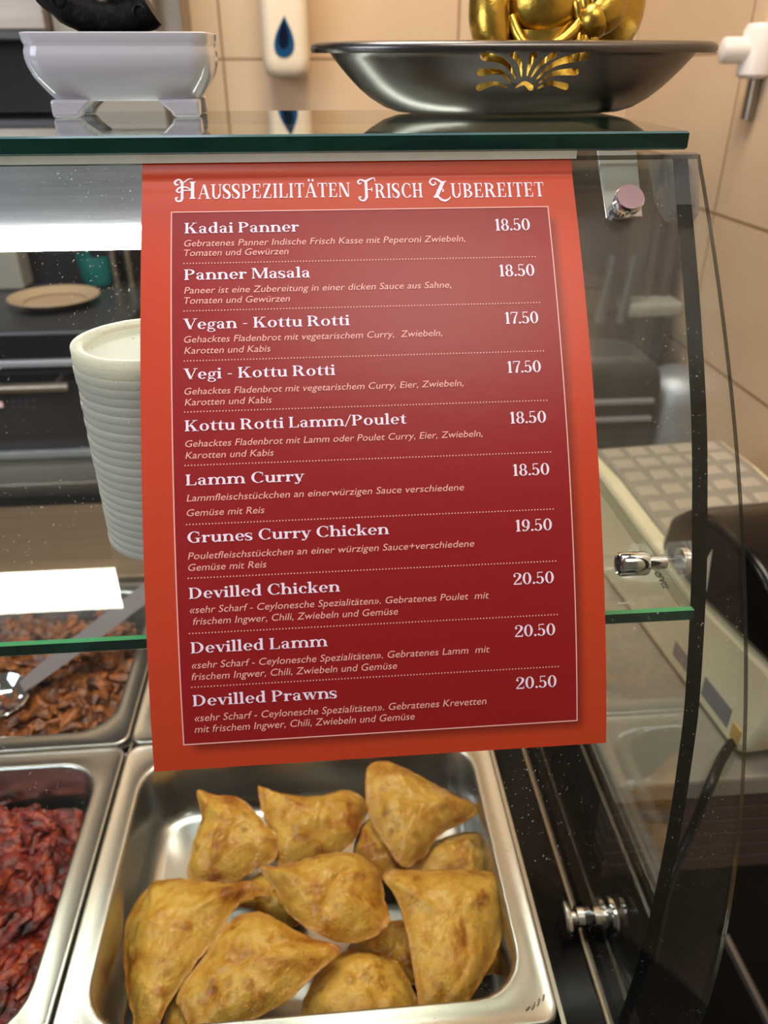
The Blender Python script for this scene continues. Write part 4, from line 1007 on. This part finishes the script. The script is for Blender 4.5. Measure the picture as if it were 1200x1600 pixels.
# ================================================================== RIGHT: SIDE COUNTER WITH CASH REGISTER
ZS = -.5; YS = .4148
ctr = thing('side_counter', (.38, .8, ZF), 'grey topped side counter with brown slatted front right of the display case', 'counter')
b = MB(); b.box(.222, XW-.002, YS, 1.0, ZS-.022, ZS); b.build('countertop', M['counter'], ctr, smooth=0, bevel=.003)
b = MB()
for k in range(6): b.box(.224, XW-.004, YS+.004, YS+.03, ZS-.023-.0165*(k+1)+.0012, ZS-.023-.0165*k)
b.build('slatted_front', M['brown'], ctr, smooth=0, bevel=.001)
b = MB(); b.box(.226, XW-.004, YS+.034, .995, ZF, ZS-.0225); b.build('counter_base', M['black'], ctr, smooth=0)

rg = thing('cash_register', (.43, .63, ZS), 'cream cash register with glossy black cover on the side counter', 'cash register')
# left flank follows the measured foot line; body drawn as a side profile
A0 = onz(1150, 1185, ZS); A1 = onz(985, 960, ZS)
dy = A1-A0; dy /= np.linalg.norm(dy); dxr = np.array([-dy[1], dy[0], 0])*-1
def rgp(l, wdt, z): return A0+dy*l+dxr*wdt+np.array([0, 0, z])
RW = .185
def reg_prism(prof, w0, w1, nm, m, bev=.004):
    b = MB(); b.loft([[rgp(l, w0, z) for l, z in prof], [rgp(l, w1, z) for l, z in prof]])
    import bmesh as _b
    o = b.build(nm, m, rg, smooth=30); bm = _b.new(); bm.from_mesh(o.data); _b.ops.recalc_face_normals(bm, faces=bm.faces); bm.to_mesh(o.data); bm.free()
    md = o.modifiers.new('bevel', 'BEVEL'); md.width = bev; md.segments = 3; md.limit_method = 'ANGLE'
    return o
body = reg_prism([(.004, .001), (-.012, .02), (-.020, .05), (-.022, .098), (.0, .102), (.10, .094), (.17, .100), (.30, .112), (.38, .112), (.40, .08), (.40, .001)], 0, RW, 'register_body', M['cream'], .007)
reg_prism([(-.020, .0985), (-.019, .118), (-.010, .142), (.012, .160), (.05, .172), (.10, .174), (.145, .160), (.168, .140), (.175, .104), (.168, .100), (.10, .094), (.0, .102)], -.001, RW-.004, 'black_cover', M['black_gloss'], .012)
kb = reg_prism([(.19, .096), (.19, .106), (.30, .117), (.37, .117), (.37, .100), (.30, .100)], .014, RW-.012, 'key_bed', M['counter'], .003)
for i in range(6):
    for j in range(5):
        l, wd = .197+i*.029, .018+j*.030
        z0 = .106+.1*min(l-.19, .11)
        b = MB(); b.loft([[rgp(l+a, wd+c, z0+z_) for a, c in ((e_, e_), (.022-e_, e_), (.022-e_, .024-e_), (e_, .024-e_))] for z_, e_ in ((-.002, 0), (.001, .001), (.0022, .003))]); b.build('key', M['key'], kb, smooth=0, bevel=.0008)
for l0, l1, z0, z1, m, nm in ((.020, .062, .016, .036, 'label_grey', 'rating_label'), (.070, .115, .018, .034, 'label_grey', 'rating_label'), (.002, .014, .013, .028, 'label_yellow', 'yellow_sticker')):
    b = MB(); b.loft([[rgp(l, -.0010, z) for l, z in ((l0, z0), (l1, z0), (l1, z1), (l0, z1))], [rgp(l, .002, z) for l, z in ((l0, z0), (l1, z0), (l1, z1), (l0, z1))]]); b.build(nm, M[m], body, smooth=0)
# paper slip sticking out by the cover
b = MB(); qv = [onx(u, v, .335) for u, v in ((1074, 890), (1090, 820), (1092, 905), (1089, 925))]
sl = rgp(.10, .001, .13)
b.loft([[rgp(l, -.0012, z) for l, z in ((.088, .110), (.104, .118), (.094, .150))], [rgp(l, .0035, z) for l, z in ((.088, .110), (.104, .118), (.094, .150))]]); b.build('paper_label', M['label_white'], rg, smooth=0)
# power cable
cb = MB()
kp = [rgp(.012, .004, .012), onz(1128, 1185, ZS+.012), onz(1108, 1230, ZS+.010), ony(1085, 1290, YS-.012), ony(1062, 1340, YS-.02), ony(1040, 1400, YS-.03), ony(1020, 1500, YS-.03)]
kp[0] = A0+np.array([-.002, .008, .010])
cb.tube(catmull(kp, 8), .0042, 12); tag(cb.build('power_cable', M['black_rubber']), 'black power cable hanging from the cash register over the counter edge', 'cable')
# bright steel leg low on the right
b = MB(); p0 = ony(1128, 1455, .40); p1 = ony(1215, 1625, .385)
b.tube([p0, p1], .0055, 16); tag(b.build('steel_rod', M['chrome']), 'thin shiny steel rod in the dark below the side counter', 'rod')

# ================================================================== BEHIND: KITCHEN
kc_ = thing('kitchen_counter', (-.6, 1.2, ZF), 'long steel kitchen worktop along the back wall', 'counter')
b = MB(); b.box(-1.6, XW-.003, 1.035, YW-.003, -.535, -.515); b.build('worktop', M['steel_dull'], kc_, smooth=0, bevel=.002)
b = MB(); b.box(-1.6, XW-.003, 1.05, YW-.003, ZF, -.536); b.build('counter_base', M['steel_dull'], kc_, smooth=0)

ov = thing('oven', (-.45, 1.28, -.515), 'black fronted kitchen oven on the steel worktop at left behind the lids', 'oven')
OY = 1.12
ox1 = ony(205, 600, OY)[0]
b = MB(); b.box(-1.1, ox1, OY+.004, YW-.01, -.513, -.316); b.build('oven_body', M['dark_grey'], ov, smooth=0, bevel=.004)
b = MB(); b.box(-1.1, ox1, OY-.004, OY+.004, -.505, ony(50, 570, OY)[2]); cp = b.build('control_panel', M['oven_black'], ov, smooth=0)
for v_, t_ in ((566, .010), (707, .012)):
    z_ = ony(50, v_, OY)[2]; b = MB(); b.box(-1.1, ox1, OY-.010, OY+.004, z_-t_/2, z_+t_/2); b.build('trim_bar', M['brushed'], ov, smooth=0, bevel=.002)
z_ = ony(50, 596, OY)[2]; hx1 = ony(105, 596, OY-.03)[0]
b = MB(); b.tube([(-.9, OY-.028, z_), (hx1, OY-.028, z_)], .0075, 12); b.tube([(hx1-.02, OY-.028, z_), (hx1-.02, OY, z_)], .005, 10); b.build('handle', M['steel_dull'], ov)
b = MB()
for r_ in range(2):
    for k in range(4):
        p = ony(20+k*11, 627+r_*9, OY-.0045); b.box(p[0]-.003, p[0]+.003, p[1]-.0005, p[1]+.001, p[2]-.0022, p[2]+.0022)
b.build('display_marks', M['dark_grey'], cp, smooth=0)
p = ony(2, 632, OY-.0045); b = MB(); b.box(p[0]-.006, p[0]+.002, p[1]-.001, p[1]+.001, p[2]-.004, p[2]+.004); b.build('red_lamp', M['red_led'], cp, smooth=0)
z_ = ony(50, 530, OY)[2]
b = MB(); b.box(-1.1, ox1, OY-.003, OY+.004, ony(50, 560, OY)[2], -.320); b.build('glass_door', M['oven_black'], ov, smooth=0)
# things standing on the oven
ZO = -.3155
p = onz(84, 462, ZO+.010)
pt = MB(); pt.lathe([(.001, .003), (.042, .003), (.047, .005), (.068, .014), (.070, .015), (.0695, .0165), (.047, .008), (.050, .006), (.001, .006)], (ony(84, 460, OY+.15)[0], OY+.15, ZO), (0, 0, 1), 48); tag(pt.build('plate', M['plate']), 'beige stoneware plate lying on the oven behind the glass', 'plate')
p = ony(156, 440, OY+.285)
pt = MB(); pt.lathe([(.020, 0), (.026, .004), (.031, .025), (.032, .052), (.030, .052), (.027, .020), (.001, .008)], (p[0], OY+.285, ZO), (0, 0, 1), 32); tag(pt.build('bowl', M['teal']), 'teal plastic cup standing on the oven behind the plate', 'cup')
p0 = ony(-60, 445, OY+.27); p1 = ony(40, 445, OY+.27)
b = MB(); b.box(p0[0], p1[0], OY+.26, OY+.34, ZO, ZO+.075); bx = b.build('food_box', M['grey'], smooth=0, bevel=.004); tag(bx, 'grey box standing on the oven at the left edge', 'box')
# upright steel shelving and column left of the tiled wall
for (u0, u1, y, m, nm, lab, zt) in ((241, 284, 1.40, 'steel_dull', 'steel_column', 'grey steel column standing at the left end of the tiled wall', ZC-.01),):
    x0 = ony(u0, 20, y)[0]; x1 = ony(u1, 20, y)[0]
    b = MB(); b.box(x0, x1, y, YW-.004, -.514, zt); tag(b.build(nm, M[m], smooth=0, bevel=.002), lab, 'column')
for k, u in enumerate((186, 209)):
    x = ony(u, 440, 1.40)[0]
    b = MB(); b.tube([(x, 1.385, ZO), (x, 1.385, -.02)], .007, 14); b.lathe([(.012, 0), (.012, .006)], (x, 1.385, ZO), n=16)
    tag(b.build('steel_post', M['steel_dull']), ('thin steel post behind the teal cup' if k == 0 else 'thin steel post further right, beside the menu edge'), 'post', 'steel posts behind the oven')
# dark hood / upper cabinet behind the pot
up = thing('wall_oven', (-.62, 1.4, -.02), 'dark steel wall unit with a black recess high behind the white pot', 'cabinet')
YU = 1.34
x1 = ony(240, 60, YU)[0]; xm = ony(78, 60, YU)[0]
b = MB(); b.box(xm, x1-.002, YU+.03, YW-.004, -.10, .40); b.build('side_panel', M['grey'], up, smooth=0)
b = MB(); b.box(-1.4, xm, YU+.03, YW-.004, -.10, .40); b.build('recess', M['black'], up, smooth=0)
z0 = ony(40, 62, YU)[2]; z1 = ony(40, 48, YU)[2]
b = MB(); b.box(-1.4, xm-.002, YU+.0, YU+.03, z1, z1+.16); b.build('upper_panel', M['steel_dull'], up, smooth=0, bevel=.003)
b = MB(); b.box(-1.4, xm-.002, YU-.012, YU+.03, z0-.002, z0+.012); b.build('ledge', M['dark_grey'], up, smooth=0, bevel=.003)
b = MB(); b.box(-1.4, .36, 1.43, YW-.004, ZO+.001, -.101); b.build('back_panel', M['black'], up, smooth=0)
# right rear: brown cabinet machine, toaster, steel pot
YM = 1.12
cx0 = ony(830, 400, YM)[0]; cx1 = ony(1072, 400, YM)[0]
cm = thing('coffee_machine', ((cx0+cx1)/2, 1.28, -.515), 'brown and grey coffee machine in the rear right corner seen through the end pane', 'machine')
zz = [ony(1000, v, YM)[2] for v in (262, 470, 492, 735)]
b = MB(); b.box(cx0, cx1, YM+.03, YW-.02, -.514, zz[0]); b.build('machine_body', M['walnut'], cm, smooth=0, bevel=.006)
b = MB(); b.box(ony(975, 480, YM)[0], cx1+.004, YM-.02, YM+.035, zz[2], zz[1]); b.build('ledge', M['grey'], cm, smooth=0, bevel=.006)
b = MB(); b.box(cx0, cx1-.004, YM+.018, YM+.034, -.512, zz[2]); b.build('lower_panel', M['black_gloss'], cm, smooth=0, bevel=.004)
for u, m in ((935, 'grey'), (968, 'steel_dull')):
    b = MB(); b.tube([ony(u+24, 400, YM+.0), ony(u, 505, YM-.02)], .008, 14); b.build('spout_pipe', M['dark_grey'], cm)
for u in (1020, 1046):
    p = ony(u, 400, YM+.026); b = MB(); b.box(p[0]-.006, p[0]+.006, YM+.022, YM+.034, zz[1], zz[0]-.03); b.build('upright_bar', M['brown'], cm, smooth=0, bevel=.002)
YT = 1.02
tx0 = ony(840, 620, YT)[0]; tx1 = ony(1036, 620, YT)[0]; tz = [ony(980, v, YT)[2] for v in (560, 690)]
b = MB(); n0 = []
prf = [(tx0, -.5145), (tx1-.004, -.5145), (tx1, tz[0]-.05), (tx1-.006, tz[0]-.022), (tx1-.024, tz[0]-.004), (tx1-.05, tz[0]), (tx0, tz[0])]
ts_ = thing('toaster', ((tx0+tx1)/2, YT+.05, -.515), 'dark grey rounded toaster on the worktop beyond the end pane', 'toaster')
b.loft([[(x, YT+.004, z) for x, z in prf], [(x, YT+.10, z) for x, z in prf]]); b.build('toaster_body', M['dark_grey'], ts_, smooth=30, bevel=.008)
for v_ in (628, 655):
    z_ = ony(980, v_, YT)[2]; b = MB(); b.box(tx0, tx1-.012, YT-.003, YT+.006, z_-.004, z_+.004); b.build('trim_bar', M['brushed'], ts_, smooth=0, bevel=.002)
p = ony(1074, 660, 1.0)
b = MB(); b.lathe([(.048, 0), (.056, .004), (.056, .085), (.052, .107), (.040, .122), (.022, .130), (.001, .131)], (p[0]+.014, 1.08, -.515), n=40); tag(b.build('steel_canister', M['brushed']), 'round brushed steel canister beside the toaster', 'canister')
